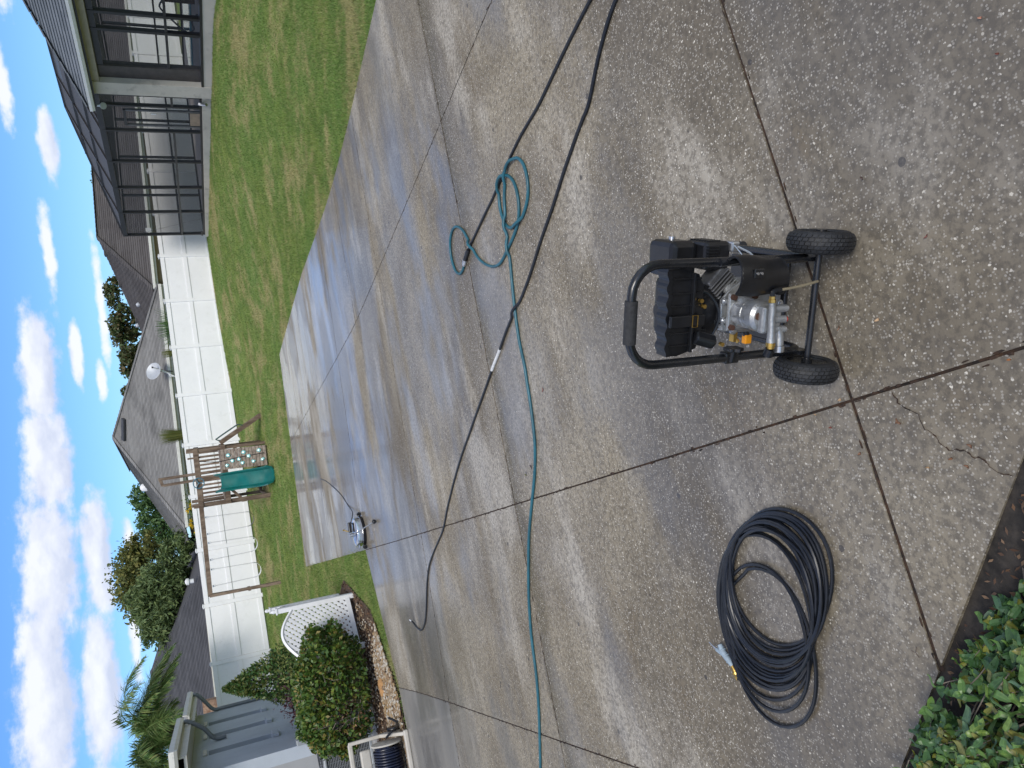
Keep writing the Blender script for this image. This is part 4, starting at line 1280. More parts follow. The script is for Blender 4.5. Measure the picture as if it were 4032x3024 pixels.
def build_hedge():
    """the low hedge that reaches into the near left corner of the place"""
    r = np.random.default_rng(47)
    lift = .10
    ring = [(3560, 3024), (3600, 2860), (3700, 2680), (3770, 2560), (3880, 2430), (3960, 2330), (4060, 2230)]
    W = [at(x, y, lift)[:2] for x, y in ring]
    inner = np.array(W)
    c = inner.mean(0)
    n_in = BNn                                   # away from the slab
    poly = [*inner, inner[-1] + n_in * .55 + BD * -.15, inner[0] + n_in * .75 + BD * .55, inner[0] + BD * .7]
    root = thing('hedge', 'low broad leaved green hedge spilling over the slab edge in the near corner', 'hedge', (c[0], c[1], float(gdrive(*c))))
    P = np.array(poly)
    def leafmesh(k, L, W_):
        """a spoon shaped leaf with a keel, 10 faces"""
        mb = MB(); rows = 6; vs = []
        for i in range(rows):
            f = i / (rows - 1)
            w = W_ * (math.sin(math.pi * min(1, .06 + .94 * f) ** .85) ** .8) * .5 + .0008
            z = -.18 * L * (f - .15) ** 2 * (1 + .6 * k) + .01 * math.sin(f * 5 + k)
            vs += [(-w, L * f, z + w * .35), (0, L * f, z - .0008), (w, L * f, z + w * .35)]
        fs = []
        for i in range(rows - 1):
            fs += [(3 * i, 3 * i + 1, 3 * i + 4, 3 * i + 3), (3 * i + 1, 3 * i + 2, 3 * i + 5, 3 * i + 4)]
        mb.add(vs, fs)
        return mb
    protos = []
    cols = [(0.060, 0.130, 0.045), (0.085, 0.170, 0.050), (0.115, 0.215, 0.055), (0.075, 0.145, 0.075), (0.155, 0.25, 0.06), (0.17, 0.18, 0.05), (0.065, 0.145, 0.05)]
    mats = []
    for i, cc in enumerate(cols):
        m, t = mat_new('hedge leaf %d' % i)
        co = t.n('ShaderNodeTexCoord').outputs['Object']
        sx = t.n('ShaderNodeSeparateXYZ', i_0=co)
        vein = t.step(t.m('ABSOLUTE', sx.outputs[0]), 0.0012, 0.0003)
        cl = t.mix(t.step(t.noise(co, 90, 3), .35, .7), tuple(x * .8 for x in cc), tuple(min(1, x * 1.2) for x in cc))
        cl = t.mix(t.m('MULTIPLY', vein, .45), cl, (cc[0] * 2.2, cc[1] * 1.7, cc[2] * 1.6))
        b = t.n('ShaderNodeBsdfPrincipled', i_Base_Color=cl, i_Roughness=.38, i_Specular_IOR_Level=.45)
        tr = t.n('ShaderNodeBsdfTranslucent', i_Color=cl)
        mx = t.n('ShaderNodeMixShader', i_0=.15, i_1=b, i_2=tr)
        t.n('ShaderNodeOutputMaterial', i_Surface=mx)
        mats.append(m)
    for i in range(len(cols)):
        mb = leafmesh(i * .3, .040, .021)
        me = bpy.data.meshes.new('leaf'); me.from_pydata(mb.v, [], mb.f); me.materials.append(mats[i])
        me.polygons.foreach_set('use_smooth', [True] * len(me.polygons)); me.update()
        protos.append(me)
    # twigs in a mound, each with a whorl of leaves at its end
    N = 800
    xs = r.uniform(P[:, 0].min(), P[:, 0].max(), N * 6); ys = r.uniform(P[:, 1].min(), P[:, 1].max(), N * 6)
    k = in_poly(P, xs, ys); xs, ys = xs[k][:N], ys[k][:N]
    tw = MB(); leaves = []
    for x, y in zip(xs, ys):
        # height falls towards the rim of the mound
        rim = min(np.linalg.norm(np.array((x, y)) - (inner[i] + (inner[i + 1] - inner[i]) * f)) for i in range(len(inner) - 1) for f in (0, .5))
        top = .085 + .19 * smooth(rim / .20)
        g0 = float(gdrive(x, y)) - .03
        for lv in range(2):
            h = float(top) * (r.uniform(.72, 1.08) if lv == 0 else r.uniform(.3, .75))
            ex, ey = x + r.normal(0, .02), y + r.normal(0, .02)
            tip = np.array([ex, ey, g0 + h])
            if lv == 0:
                b = np.array([x + r.normal(0, .05), y + r.normal(0, .05), g0])
                tw.tube(spline([b, (b + tip) / 2 + r.normal(0, .012, 3), tip], 3), np.linspace(.0028, .0012, 7), 4)
            m_ = r.integers(4, 8)
            a0 = r.uniform(0, 6.28)
            ti = r.normal(0, .35, 2)
            for j in range(m_):
                leaves.append((tip + np.array([0, 0, -.004 * j]), a0 + j * 2.4 + r.normal(0, .3), r.uniform(-.15, .75) - .09 * j, r.normal(0, .35), r.uniform(.6, 1.15) * (.95 if j else .7), r.integers(0, len(protos)) if r.uniform() < .9 else 5, ti))
    tw.build('twigs', M['twig'], root, kind='stuff')
    cam = np.array([0, 0, HC])
    def vis(l):
        p = l[0] - cam
        b = p @ (-sr * RT + cr * DN) / (p @ FW) * F_PX + 2016; a = 1512 - p @ (cr * RT + sr * DN) / (p @ FW) * F_PX
        inside = -60 < b < 4080 and -40 < a < 3070
        return (0 if inside else 1, -l[0][2])
    leaves.sort(key=vis)
    inv = WM[root.as_pointer()].inverted()
    rest_v, rest_f = [], []
    for i, (p, a, pitch, roll, sc, kk, ti) in enumerate(leaves):
        Mx = Matrix.Translation(Vector(p)) @ Matrix.Rotation(ti[0], 4, 'X') @ Matrix.Rotation(ti[1], 4, 'Y') @ Matrix.Rotation(a, 4, 'Z') @ Matrix.Rotation(pitch, 4, 'X') @ Matrix.Rotation(roll, 4, 'Y') @ Matrix.Scale(sc, 4)
        if i < 300:
            o = bpy.data.objects.new('leaf', protos[kk]); COL.objects.link(o)
            o.parent = root; o.matrix_parent_inverse = inv; o.matrix_basis = Mx
        else:
            me = protos[kk]; b = len(rest_v)
            rest_v += [tuple(Mx @ v.co) for v in me.vertices]
            rest_f += [tuple(q + b for q in f.vertices) for f in me.polygons]
    mb = MB(); mb.v, mb.f = rest_v, rest_f
    mb.build('foliage', M['hedge'], root, smooth=False, kind='stuff')
build_hedge()

def build_palm():
    r = np.random.default_rng(51)
    c = P22(298, 1592, 26)
    root = thing('palm_tree', 'feathery palm rising behind the blue grey house', 'palm', (c[0], c[1], 0.4))
    mb = MB(); mb.tube(spline([(c[0] - .3, c[1], 0), (c[0] - .1, c[1], c[2] * .5), (c[0], c[1], c[2] - .5)], 6), np.linspace(.16, .11, 13), 9)
    mb.build('trunk', M['bark'], root, smooth=True)
    for i in range(40):
        a = r.uniform(0, 6.28); L = r.uniform(1.6, 2.4); up = r.uniform(.0, 1.25)
        st_ = c + np.array([0, 0, -.55])
        pts = []
        for k in range(9):
            f = k / 8
            out = L * (f * .95)
            z = L * (up * f - (.55 + up * .55) * f * f)
            pts.append(st_ + np.array([math.cos(a) * out, math.sin(a) * out, z + .25 * f]))
        pts = np.array(pts)
        mb = MB(); mb.tube(pts, np.linspace(.022, .004, 9), 5)
        fr = mb.build('frond_stem', M['palm'], root)
        sp_ = spline(pts, 5); T = np.gradient(sp_, axis=0); T /= np.linalg.norm(T, axis=1)[:, None]
        V = []
        for k in range(3, len(sp_)):
            f = k / len(sp_); ll = .50 * math.sin(math.pi * min(1, .15 + f * .85)) + .1
            for sgn in (-1, 1):
                for jj in range(3):
                    sd = np.cross(T[k], (0, 0, 1)) * sgn
                    dr = sd * .75 + T[k] * .75 + np.array([0, 0, r.normal(.0, .4)]); dr /= np.linalg.norm(dr)
                    b = sp_[k] + T[k] * r.normal(0, .02); e = b + dr * ll * r.uniform(.75, 1.15) + np.array([0, 0, -.35 * ll * r.uniform(.3, 1)])
                    m_ = (b + e) / 2 + np.array([0, 0, .06 * ll]); w = np.cross(dr, (0, 0, 1)); w = w / (np.linalg.norm(w) + 1e-9) * .015
                    V += [b, m_ + w, e, m_ - w]
        np_mesh('leaflets', np.array(V), np.arange(len(V)), M['palm'], fr)
build_palm()

# plants that show over the fence
def tuft(name, label, px, d, h, w, mat, n, seed, cat='plant', group=None, leafw=.012):
    r = np.random.default_rng(seed)
    b = P22(*px, d)
    root = thing(name, label, cat, (b[0], b[1], .55), group=group)
    V = []
    for i in range(n):
        a = r.uniform(0, 6.28); o = r.uniform(0, .12) * w
        p0 = np.array([b[0] + math.cos(a) * o, b[1] + math.sin(a) * o, .6])
        L = w * r.uniform(.2, 1)
        top = np.array([b[0] + math.cos(a) * L, b[1] + math.sin(a) * L, b[2] + h * r.uniform(.35, 1)])
        m_ = p0 + (top - p0) * .6 + np.array([-math.cos(a) * L * .3, -math.sin(a) * L * .3, .12 * h])
        s = np.array([-math.sin(a), math.cos(a), 0]) * leafw
        V += [p0 - s, p0 + s, m_ + s, m_ - s, m_ - s, m_ + s, top + s * .2, top - s * .2]
    np_mesh('blades', np.array(V), np.arange(len(V)), M[mat], root)
tuft('ornamental_grass', 'upright straw green grass tuft over the fence right of the play tower', (385, 940), 33, .75, .38, 'straw', 340, 61, group='plants behind the fence')
tuft('ornamental_grass', 'small straw green grass tuft over the fence below the dish', (368, 763), 33, .35, .22, 'straw', 120, 62, group='plants behind the fence')
tuft('fern_palm', 'spiky green palm fronds over the fence in front of the grey roof', (372, 705), 33, .60, .95, 't_green', 200, 63, group='plants behind the fence', leafw=.02)
def flower_vine():
    r = np.random.default_rng(65)
    a, b = P22(414, 1075, 30.6), P22(438, 1165, 30.2)
    root = thing('flowering_vine', 'yellow flowering vine climbing over the fence behind the swings', 'vine', ((a[0] + b[0]) / 2, (a[1] + b[1]) / 2, .6))
    mb = MB(); 
    for i in range(16):
        f = r.uniform(0, 1); p = a + (b - a) * f
        mb.tube(spline([(p[0] + r.normal(0, .1), p[1], .6), (p[0], p[1], 1.6), p + np.array([r.normal(0, .15), 0, r.uniform(0, .3)])], 4), .01, 4)
    mb.build('stem', M['bark'], root)
    f = r.uniform(0, 1.25, 1500)[:, None]; p = a + (b - a) * f + r.normal(0, 1, (1500, 3)) * np.array([.16, .14, .17]) + np.array([0, 0, -.12])
    V = leaf_quads(p, .10, r, aspect=1.8); np_mesh('foliage', V, np.arange(len(V)), M['bush'], root, kind='stuff')
    for i in range(16):
        c = a + (b - a) * r.uniform(0, 1) + r.normal(0, 1, 3) * np.array([.15, .1, .15]) + np.array([0, -.15, .05])
        q = c + r.normal(0, .035, (14, 3)); V = leaf_quads(q, .085, r, aspect=1.3)
        np_mesh('blossom', V, np.arange(len(V)), M['yellow'], root)
flower_vine()

# ------------------------------------------------------------------ houses
def roof_face(poly3, mat, parent, course=.145, name='shingles', tab=.9):
    """overlapping courses of shingles on a planar face: each shingle strip is lifted at its lower edge"""
    P = [np.array(p, float) for p in poly3]
    n = np.cross(P[1] - P[0], P[2] - P[0]); n /= np.linalg.norm(n); n = n if n[2] > 0 else -n
    up = np.array([0, 0, 1.0]) - n * n[2]; up /= np.linalg.norm(up)
    sd = np.cross(up, n)
    o = P[0]
    Q = [np.array([(p - o) @ sd, (p - o) @ up]) for p in P]
    t0, t1 = min(q[1] for q in Q), max(q[1] for q in Q)
    mb = MB(); t = t0; r = np.random.default_rng(int(abs(o[0]) * 100) % 1000); row = 0
    while t < t1:
        strip = clip(clip(Q, np.array([0, t]), np.array([0, 1.0])), np.array([0, t + course + .01]), np.array([0, -1.0]))
        if len(strip) > 2:
            s0, s1 = min(q[0] for q in strip), max(q[0] for q in strip)
            x = s0 - r.uniform(0, tab)
            while x < s1:
                x2 = x + tab * r.uniform(.7, 1.2)
                c = clip(clip(strip, np.array([x, 0]), np.array([1.0, 0])), np.array([x2, 0]), np.array([-1.0, 0]))
                if len(c) > 2:
                    def W(q): return o + sd * q[0] + up * q[1] + n * (.022 * (1 - (q[1] - t) / (course + .01)))
                    m_ = len(c)
                    mb.add([W(q) for q in c] + [W(q) - n * .03 for q in c if abs(q[1] - t) < 1e-6], [tuple(range(m_))])
                    lowids = [i for i, q in enumerate(c) if abs(q[1] - t) < 1e-6]
                    if len(lowids) == 2:
                        b = len(mb.v) - 2; a = b - m_
                        mb.f.append((a + lowids[0], a + lowids[1], b + 1, b))
                x = x2
        t += course; row += 1
    return mb.build(name, mat, parent, kind='stuff')

def wallp(P, d, x, y):
    """where the line of sight meets a vertical wall through P along d: (run, height)"""
    d = np.array(d) / np.linalg.norm(d); n = np.array([-d[1], d[0]]); r = ray(x, y)
    t = (np.array(P) @ n) / (r[:2] @ n); q = r * t
    return (q[:2] - np.array(P)) @ d, q[2] + HC

def quad_wall(mb, A, B, z0, z1, th=.2):
    A, B = np.array(A, float), np.array(B, float); d = (B - A) / np.linalg.norm(B - A); n = np.array([-d[1], d[0]]) * th
    mb.hexa([(*A, z0), (*B, z0), (*(B + n), z0), (*(A + n), z0), (*A, z1), (*B, z1), (*(B + n), z1), (*(A + n), z1)])

def house_hip():
    # middle house: a hip end faces us
    aR, aL, ap = P22(343, 614, 37), P22(394, 1140, 37.5), P22(244.5, 944, 44)
    zE = 2.85
    eR, eL = np.array([aR[0], aR[1], zE]), np.array([aL[0], aL[1], zE])
    back = np.array([-.25, .968, 0])
    apx = np.array([ap[0], ap[1], ap[2]])
    far = apx + back * 9
    bR, bL = eR + back * 22, eL + back * 22
    root = thing('grey_roof_house', 'neighbouring house with a big grey shingle hip roof behind the play set', 'house', ((eR[0] + eL[0]) / 2, eR[1] + 6, .5))
    rf = MB(); rf.add([eR, eL, apx, bL, far, bR], [(0, 1, 2), (1, 3, 4, 2), (5, 0, 2, 4)])
    rf.v = [(v[0], v[1], v[2] - .03) for v in rf.v]
    roof = rf.build('roof', M['roof_b'], root)
    roof_face([eR, eL, apx], M['roof_b'], roof, .16)
    roof_face([eL, bL, far, apx], M['roof_b'], roof, .16)
    # hip and ridge caps
    for p, q in ((eR, apx), (eL, apx), (apx, far)):
        mb = MB(); k = int(np.linalg.norm(q - p) / .28)
        for i in range(k):
            a, b = p + (q - p) * i / k, p + (q - p) * (i + 1) / k
            mb.bar(a + np.array([0, 0, .035]), b + np.array([0, 0, .02]), .26, .025)
        mb.build('ridge_cap', M['roof_b'], roof, kind='stuff')
    d = (eL - eR) / np.linalg.norm(eL - eR)
    n_in = np.array([-d[1], d[0], 0]); n_in = n_in if n_in[1] > 0 else -n_in
    mb = MB(); mb.bar(eR + np.array([0, -.06, -.07]), eL + np.array([0, -.06, -.07]), .11, .13); mb.build('gutter', M['gutter'], root, bevel=.01)
    mb = MB(); mb.bar(eR + n_in * .05 + np.array([0, 0, -.17]), eL + n_in * .05 + np.array([0, 0, -.17]), .03, .16); mb.build('fascia', M['cream'], root)
    w0, w1 = (eR + n_in * .55 - d * -.5)[:2], (eL + n_in * .55 - d * .5)[:2]
    mb = MB(); quad_wall(mb, w0, w1, .3, 2.75); mb.build('wall', pm('grey wall', (.42, .41, .39), .9), root)
    mb = MB(); quad_wall(mb, w1, w1 + back[:2] * 20, .3, 2.75, -.2); mb.build('wall', pm('grey side wall', (.42, .41, .39), .9), root)
    mb = MB(); quad_wall(mb, w0, w0 + back[:2] * 20, .3, 2.75); mb.build('wall', pm('grey side wall', (.42, .41, .39), .9), root)
    # off-ridge vent just under the apex
    nf = np.cross(eL - eR, apx - eR); nf /= np.linalg.norm(nf); nf = nf if nf[2] > 0 else -nf
    def onroof(x, y):
        r_ = ray(x * S22, y * S22); t_ = ((eR - np.array([0, 0, HC])) @ nf) / (r_ @ nf)
        return r_ * t_ + np.array([0, 0, HC]) + nf * .10
    a, b = onroof(271, 904), onroof(271.5, 951)
    mb = MB(); mb.bar(a, b, .30, .12, up=tuple(nf)); mb.build('roof_vent', pm('black vent', (.03, .032, .034), .5), roof, bevel=.02)
    g = P22(412, 1030, 36.7)
    mb = MB(); mb.lathe([(0, .09), (.06, .07), (.085, 0), (.06, -.07), (0, -.09)], g, n=12); mb.build('wall_lamp', pm('lamp grey', (.22, .20, .19), .5), root, smooth=True)
    # solar tube on the far slope
    q = P22(316, 1052, 49)
    mb = MB(); mb.lathe([(.24, -.4), (.24, .12), (.20, .24), (.1, .32), (0, .34)], q, n=14); mb.build('sun_tube', M['white'], roof, smooth=True)
    # satellite dish standing at the eave
    c = P22(333, 802, 36.4)
    dr = thing('satellite_dish', 'round grey satellite dish on a bent mast at the eave of the grey roof', 'dish', (c[0] - .1, c[1], 2.85))
    axis = np.array([.25, -.75, .62])
    mb = MB(); mb.lathe([(0, -.05), (.12, -.045), (.25, -.015), (.37, .04), (.38, .045), (.365, .055), (.25, .005), (.12, -.03), (0, -.035)], c, axis, 28)
    mb.build('reflector', M['dish'], dr, smooth=True)
    ft = c + axis / np.linalg.norm(axis) * .42 + np.array([.05, 0, -.22])
    mb = MB(); mb.cyl(c + np.array([.02, -.02, -.34]), ft, .018, n=6); mb.box(ft, (.07, .09, .07)); mb.build('feed_arm', M['bronze'], dr)
    mb = MB(); mb.tube(spline([c + np.array([0, .06, -.05]), c + np.array([-.02, .12, -.35]), c + np.array([-.06, .15, -.75])], 5), .026, 7); mb.build('mast', M['bronze'], dr)
    for k in range(3):
        rr = np.random.default_rng(k)
        mb = MB(); mb.tube(spline([ft, c + np.array([-.08 - .03 * k, 0, -.52]), c + np.array([-.28 + .05 * k, -.05, -.62]), c + np.array([-.30 - .05 * k, -.08, -1.0]), c + np.array([-.42 + .06 * k, -.05, -1.35])], 5), .012, 5); mb.build('cable', M['white'], dr)
house_hip()

def house_dark():
    # right hand neighbour, seen past and through the pool screen
    cor, rid = P22(330, 622, 41.5), P22(210.5, 513, 47)
    zE = 3.15
    cor = np.array([cor[0], cor[1], zE])
    dirx = np.array([.93, .37, 0]); dirx /= np.linalg.norm(dirx)      # front eave runs off to the right
    back = np.array([-dirx[1], dirx[0], 0])
    R = cor + dirx * 26
    rid = np.array([rid[0], rid[1], rid[2]])
    rid2 = rid + dirx * 18
    bk = cor + back * 13
    root = thing('brown_roof_house', 'neighbouring house with dark brown shingle roof and tan wall beyond the fence', 'house', (cor[0] + 5, cor[1] + 5, .5))
    rf = MB(); rf.add([cor, R, rid2, rid, bk, R + back * 13], [(0, 1, 2, 3), (4, 0, 3), (1, 5, 2), (5, 4, 3, 2)])
    rf.v = [(v[0], v[1], v[2] - .03) for v in rf.v]
    roof = rf.build('roof', M['roof_c'], root)
    roof_face([cor, R, rid2, rid], M['roof_c'], roof, .17)
    roof_face([bk, cor, rid], M['roof_c'], roof, .17)
    mb = MB(); q, p = rid, cor; k = 30
    for i in range(k): mb.bar(p + (q - p) * i / k + np.array([0, 0, .04]), p + (q - p) * (i + 1) / k + np.array([0, 0, .025]), .26, .03)
    for i in range(60): mb.bar(rid + dirx * .3 * i + np.array([0, 0, .04]), rid + dirx * .3 * (i + 1) + np.array([0, 0, .025]), .26, .03)
    mb.build('ridge_cap', M['roof_c'], roof, kind='stuff')
    mb = MB(); mb.bar(cor + np.array([-.05, -.06, -.06]), R + np.array([0, -.06, -.06]), .12, .13); mb.build('gutter', M['gutter'], root, bevel=.01)
    mb = MB(); mb.bar(cor + np.array([0, .06, -.16]), R + np.array([0, .06, -.16]), .03, .16); mb.build('fascia', M['cream'], root)
    for k in (3.4,):
        mb = MB(); mb.box(cor + dirx * k + np.array([0, -.13, -.05]), (.22, .05, .26)); mb.build('gutter_bracket', M['white'], root)
    inb = back * .55
    w0 = (cor + inb + dirx * .5)[:2]
    mb = MB(); quad_wall(mb, w0, w0 + dirx[:2] * 24, .3, zE - .1); mb.build('wall', M['tan'], root)
    mb = MB(); quad_wall(mb, w0 + back[:2] * 11, w0, .3, zE - .1); mb.build('wall', M['tan'], root)
    # window with white surround
    for s0 in (3.2, 11, 17):
        c = np.array([*(w0 + dirx[:2] * s0), 1.85]) + np.array([dirx[1], -dirx[0], 0]) * .03
        fr = MB(); fr.bar(c - dirx * .75, c + dirx * .75, .06, 1.3); wo = fr.build('window', M['white'], root)
        g = MB(); cg = c + np.array([dirx[1], -dirx[0], 0]) * .02
        g.bar(cg - dirx * .63, cg - dirx * .02, .05, 1.08); g.bar(cg + dirx * .02, cg + dirx * .63, .05, 1.08); g.build('pane', M['glass'], wo)
    # little pale vents on the left slope
    nrm = np.cross(bk - cor, rid - cor); nrm /= np.linalg.norm(nrm); nrm = nrm if nrm[2] > 0 else -nrm
    for (x, y) in ((301, 657), (299, 702)):
        r_ = ray(x * S22, y * S22); t = ((cor - np.array([0, 0, HC])) @ nrm) / (r_ @ nrm); p = r_ * t + np.array([0, 0, HC])
        mb = MB(); mb.lathe([(.12, -.02), (.12, .10), (.08, .16), (0, .17)], p, nrm, 10); mb.build('pipe_vent', M['dish'], roof, smooth=True)
    # dark box vents along the left slope's top edge
    for f in (.10, .28, .5):
        p = rid + (bk - rid) * f + np.array([.15, -.3, -.06]); mb = MB(); mb.box(p, (.5, .5, .22)); mb.build('box_vent', pm('dark vent', (.03, .028, .027), .6), roof, bevel=.03)
house_dark()

def house_left():
    # charcoal roof behind the fence at the left
    lo, apx = P22(432, 1254, 36.5), P22(330, 1580, 44)
    zE = 2.42
    dirx = np.array([-.965, .05, 0]); dirx /= np.linalg.norm(dirx)
    e0 = np.array([lo[0] + .3, lo[1], zE]); e1 = e0 + dirx * 12.5
    apx = np.array([e0[0] - 5.9, e0[1] + 7.5, 5.35])
    back = np.array([.05, 1, 0])
    far = apx + dirx * 3
    root = thing('charcoal_roof_house', 'neighbouring house with charcoal roof and brick corner at far left', 'house', (e0[0] - 5, e0[1] + 5, .4))
    b0, b1 = e0 + back * 14, e1 + back * 14
    rf = MB(); rf.add([e0, e1, far, apx, b0, b1], [(0, 1, 2, 3), (4, 0, 3), (1, 5, 2), (5, 4, 3, 2)])
    rf.v = [(v[0], v[1], v[2] - .03) for v in rf.v]
    roof = rf.build('roof', M['roof_d'], root)
    roof_face([e0, e1, far, apx], M['roof_d'], roof, .17)
    mb = MB(); mb.bar(e0 + np.array([.1, -.05, -.06]), e1 + np.array([0, -.05, -.06]), .10, .12); mb.build('gutter', M['cream'], root, bevel=.01)
    mb = MB(); mb.bar(e0 + np.array([.05, .06, -.17]), e1 + np.array([0, .06, -.17]), .03, .14); mb.build('fascia', M['cream'], root)
    w0 = (e0 + back * .5 + dirx * .4)[:2]
    mb = MB(); quad_wall(mb, w0 + dirx[:2] * 11.5, w0, .3, zE - .1); mb.build('wall', M['brick'], root)
    mb = MB(); mb.lathe([(.10, 0), (.10, .18), (.15, .2), (.15, .30), (.05, .36), (0, .36)], apx + (e0 - apx) * .93 + np.array([0, .3, .12]), n=10); mb.build('pipe_vent', M['white'], roof, smooth=True)
    # brick return that shows beside the blue grey house
    p = P22(462, 1527, 30.0)
    mb = MB()
    quad_wall(mb, (p[0] - 2.0, p[1] + .1), (p[0] + .25, p[1]), .4, 2.78)
    ww = mb.build('brick_wall', M['brick'], root)
house_left()

def house_blue():
    w = np.array([-.2096, .978]); w /= np.linalg.norm(w)
    n = np.array([w[1], -w[0]])                    # out of the side wall, towards the drive
    Pn = np.array([-5.7, 12.8]) + w * 1.1
    L, zt = 6.95, 2.78
    root = thing('blue_grey_house', 'blue grey stucco house wall with three tall recessed slot windows', 'house', (*Pn, 0))
    def W(s, o, z): return np.array([*(Pn + w * s + n * o), z])
    def blk(mb, s0, s1, o0, o1, z0, z1):
        mb.hexa([W(s0, o0, z0), W(s0, o1, z0), W(s1, o1, z0), W(s1, o0, z0), W(s0, o0, z1), W(s0, o1, z1), W(s1, o1, z1), W(s1, o0, z1)])
    wins = [(1.40, 1.85), (3.15, 3.62), (4.85, 5.32)]
    zs0, zs1 = 1.36, 2.50
    # wall in pieces round the openings, one mesh
    mb = MB(); s = 0.0
    for a, b in wins:
        blk(mb, s, a, -.22, 0, -.1, zt); blk(mb, a, b, -.22, 0, -.1, zs0); blk(mb, a, b, -.22, 0, zs1, zt); s = b
    blk(mb, s, L, -.22, 0, -.1, zt)
    blk(mb, 0.22, L, -5, -4.8, -.1, zt); blk(mb, L - .2, L, -4.8, -.22, -.1, zt)
    mb.build('side_wall', M['stucco'], root)
    mb = MB(); blk(mb, .0, .22, -6, -.22, -.1, zt); mb.build('front_wall', pm('shaded front stucco', (.33, .335, .335), .9, var=.06, scale=1.2, bump=1, bscale=120), root)  # side wall's stucco made darker: the front's weaker light is put into the colour
    for a, b in wins:
        mb = MB(); blk(mb, a, b, -.21, -.17, zs0, zs1); wo = mb.build('window', M['glass'], root)
        f = MB(); blk(f, a, a + .045, -.168, -.13, zs0, zs1); blk(f, b - .045, b, -.168, -.13, zs0, zs1); blk(f, a + .045, b - .045, -.168, -.13, zs0, zs0 + .045); blk(f, a + .045, b - .045, -.168, -.13, zs1 - .045, zs1); blk(f, a + .045, b - .045, -.166, -.135, 1.92, 1.955)
        f.build('frame', M['stucco'], wo)
        f = MB(); blk(f, a - .02, b + .02, .002, .06, zs0 - .13, zs0 - .012); f.build('sill', M['stucco'], wo, bevel=.008)
        f = MB(); blk(f, a - .02, b + .02, .002, .035, zs1 + .03, zs1 + .10); f.build('lintel', M['cream'], wo, bevel=.006)
    # roof, soffit, gutters
    ov = .45
    mb = MB(); blk(mb, -.6, L + .25, -5, ov, zt + .002, zt + .05); mb.build('soffit', M['cream'], root)
    ridge0, ridge1 = W(2.2, -3, zt + 1.5), W(L - 2, -3, zt + 1.5)
    c = [W(-.6, ov, zt + .16), W(L + .25, ov, zt + .16), W(L + .25, -6, zt + .16), W(-.6, -6, zt + .16)]
    rf = MB(); rf.add([*c, ridge0, ridge1], [(0, 1, 5, 4), (1, 2, 5), (2, 3, 4, 5), (3, 0, 4)]); rf.build('roof', M['roof_d'], root)
    # the fascia steps up on the near part
    for s0, s1, dz in ((-.62, 2.9, .10), (3.05, L + .25, 0)):
        g = MB()
        prof = [(0, 0), (.10, 0), (.13, .05), (.13, .13), (.11, .13), (.10, .03), (0.01, .02), (0.01, .13), (0, .13)]
        poly = [W(s0, ov + o, zt + .03 + z + dz) for o, z in prof]
        vec = W(s1, 0, 0) - W(s0, 0, 0); g.prism(poly, vec)
        g.build('gutter', M['gutter'], root)
        g = MB(); blk(g, s0, s1, ov - .03, ov - .003, zt - .06 + dz, zt + .15 + dz); g.build('fascia', M['cream'], root)
    g = MB(); poly = [W(-.62 - o, ov + .13, zt + .13 + z) for o, z in [(0, 0), (.10, 0), (.13, .05), (.13, .13), (0, .13)]]; g.prism(poly, W(0, -6, 0) - W(0, 0.13, 0)); g.build('gutter', M['gutter'], root)
    for s0, dz in ((2.65, .10), (L - .10, 0)):
        p = [W(s0, ov + .06, zt + .04 + dz), W(s0, ov + .05, zt - .06 + dz), W(s0, .30, zt - .22), W(s0, .07, zt - .40), W(s0, .05, zt - .62)]
        if dz == 0: p += [W(s0, .05, 1.2), W(s0, .05, .1)]
        g = MB(); g.tube(spline(p, 5), .045, 8); g.build('downspout', M['trim'], root, smooth=True)
    mb = MB(); blk(mb, -.06, .12, .004, .10, .45, 1.05); mb.build('meter_box', M['acgrey'], root, bevel=.01)
house_blue()

def condenser():
    w = np.array([-.2096, .978]); rz = math.atan2(w[1], w[0]) - math.pi / 2
    c = np.array((-5.42, 12.32))
    root = thing('air_conditioner', 'grey air conditioning condenser with wire grille beside the house', 'air conditioner', (*c, 0), rz)
    a, H = .40, .82
    mb = MB(); mb.box((0, 0, .03), (1.05, 1.05, .10)); mb.build('pad', pm('pad concrete', (.42, .41, .39), .9), root, local=True, bevel=.015)
    mb = MB(); mb.box((0, 0, .45), (.74, .74, .70)); mb.build('coil', M['grille'], root, local=True)
    for sx in (-1, 1):
        for sy in (-1, 1):
            mb = MB(); mb.box((sx * (a - .02), sy * (a - .02), .45), (.06, .06, .72)); mb.build('corner_post', M['acgrey'], root, local=True, bevel=.012)
    mb = MB(); mb.box((0, 0, .105), (.80, .80, .05)); mb.build('base_pan', M['acgrey'], root, local=True, bevel=.012)
    mb = MB(); mb.box((0, 0, .825), (.82, .82, .045)); tp = mb.build('top', M['acgrey'], root, local=True, bevel=.015)
    mb = MB(); 
    for k in range(8): mb.tube([(math.cos(t) * (.06 + .04 * k), math.sin(t) * (.06 + .04 * k), .86) for t in np.linspace(0, 6.283, 28, endpoint=False)], .004, 4, closed=True)
    mb.build('fan_grille', M['grille'], tp, local=True)
    for ax_ in range(4):
        mb = MB()
        ca, sa = math.cos(ax_ * math.pi / 2), math.sin(ax_ * math.pi / 2)
        def T(x, y, z): return (ca * x - sa * y, sa * x + ca * y, z)
        for k in range(26): mb.tube([T(-.34, -.383, .15 + k * .025), T(.34, -.383, .15 + k * .025)], .003, 4)
        for k in range(9): mb.tube([T(-.32 + k * .08, -.388, .14), T(-.32 + k * .08, -.388, .80)], .003, 4)
        mb.build('wire_grille', M['acgrey'], root, local=True)
condenser()

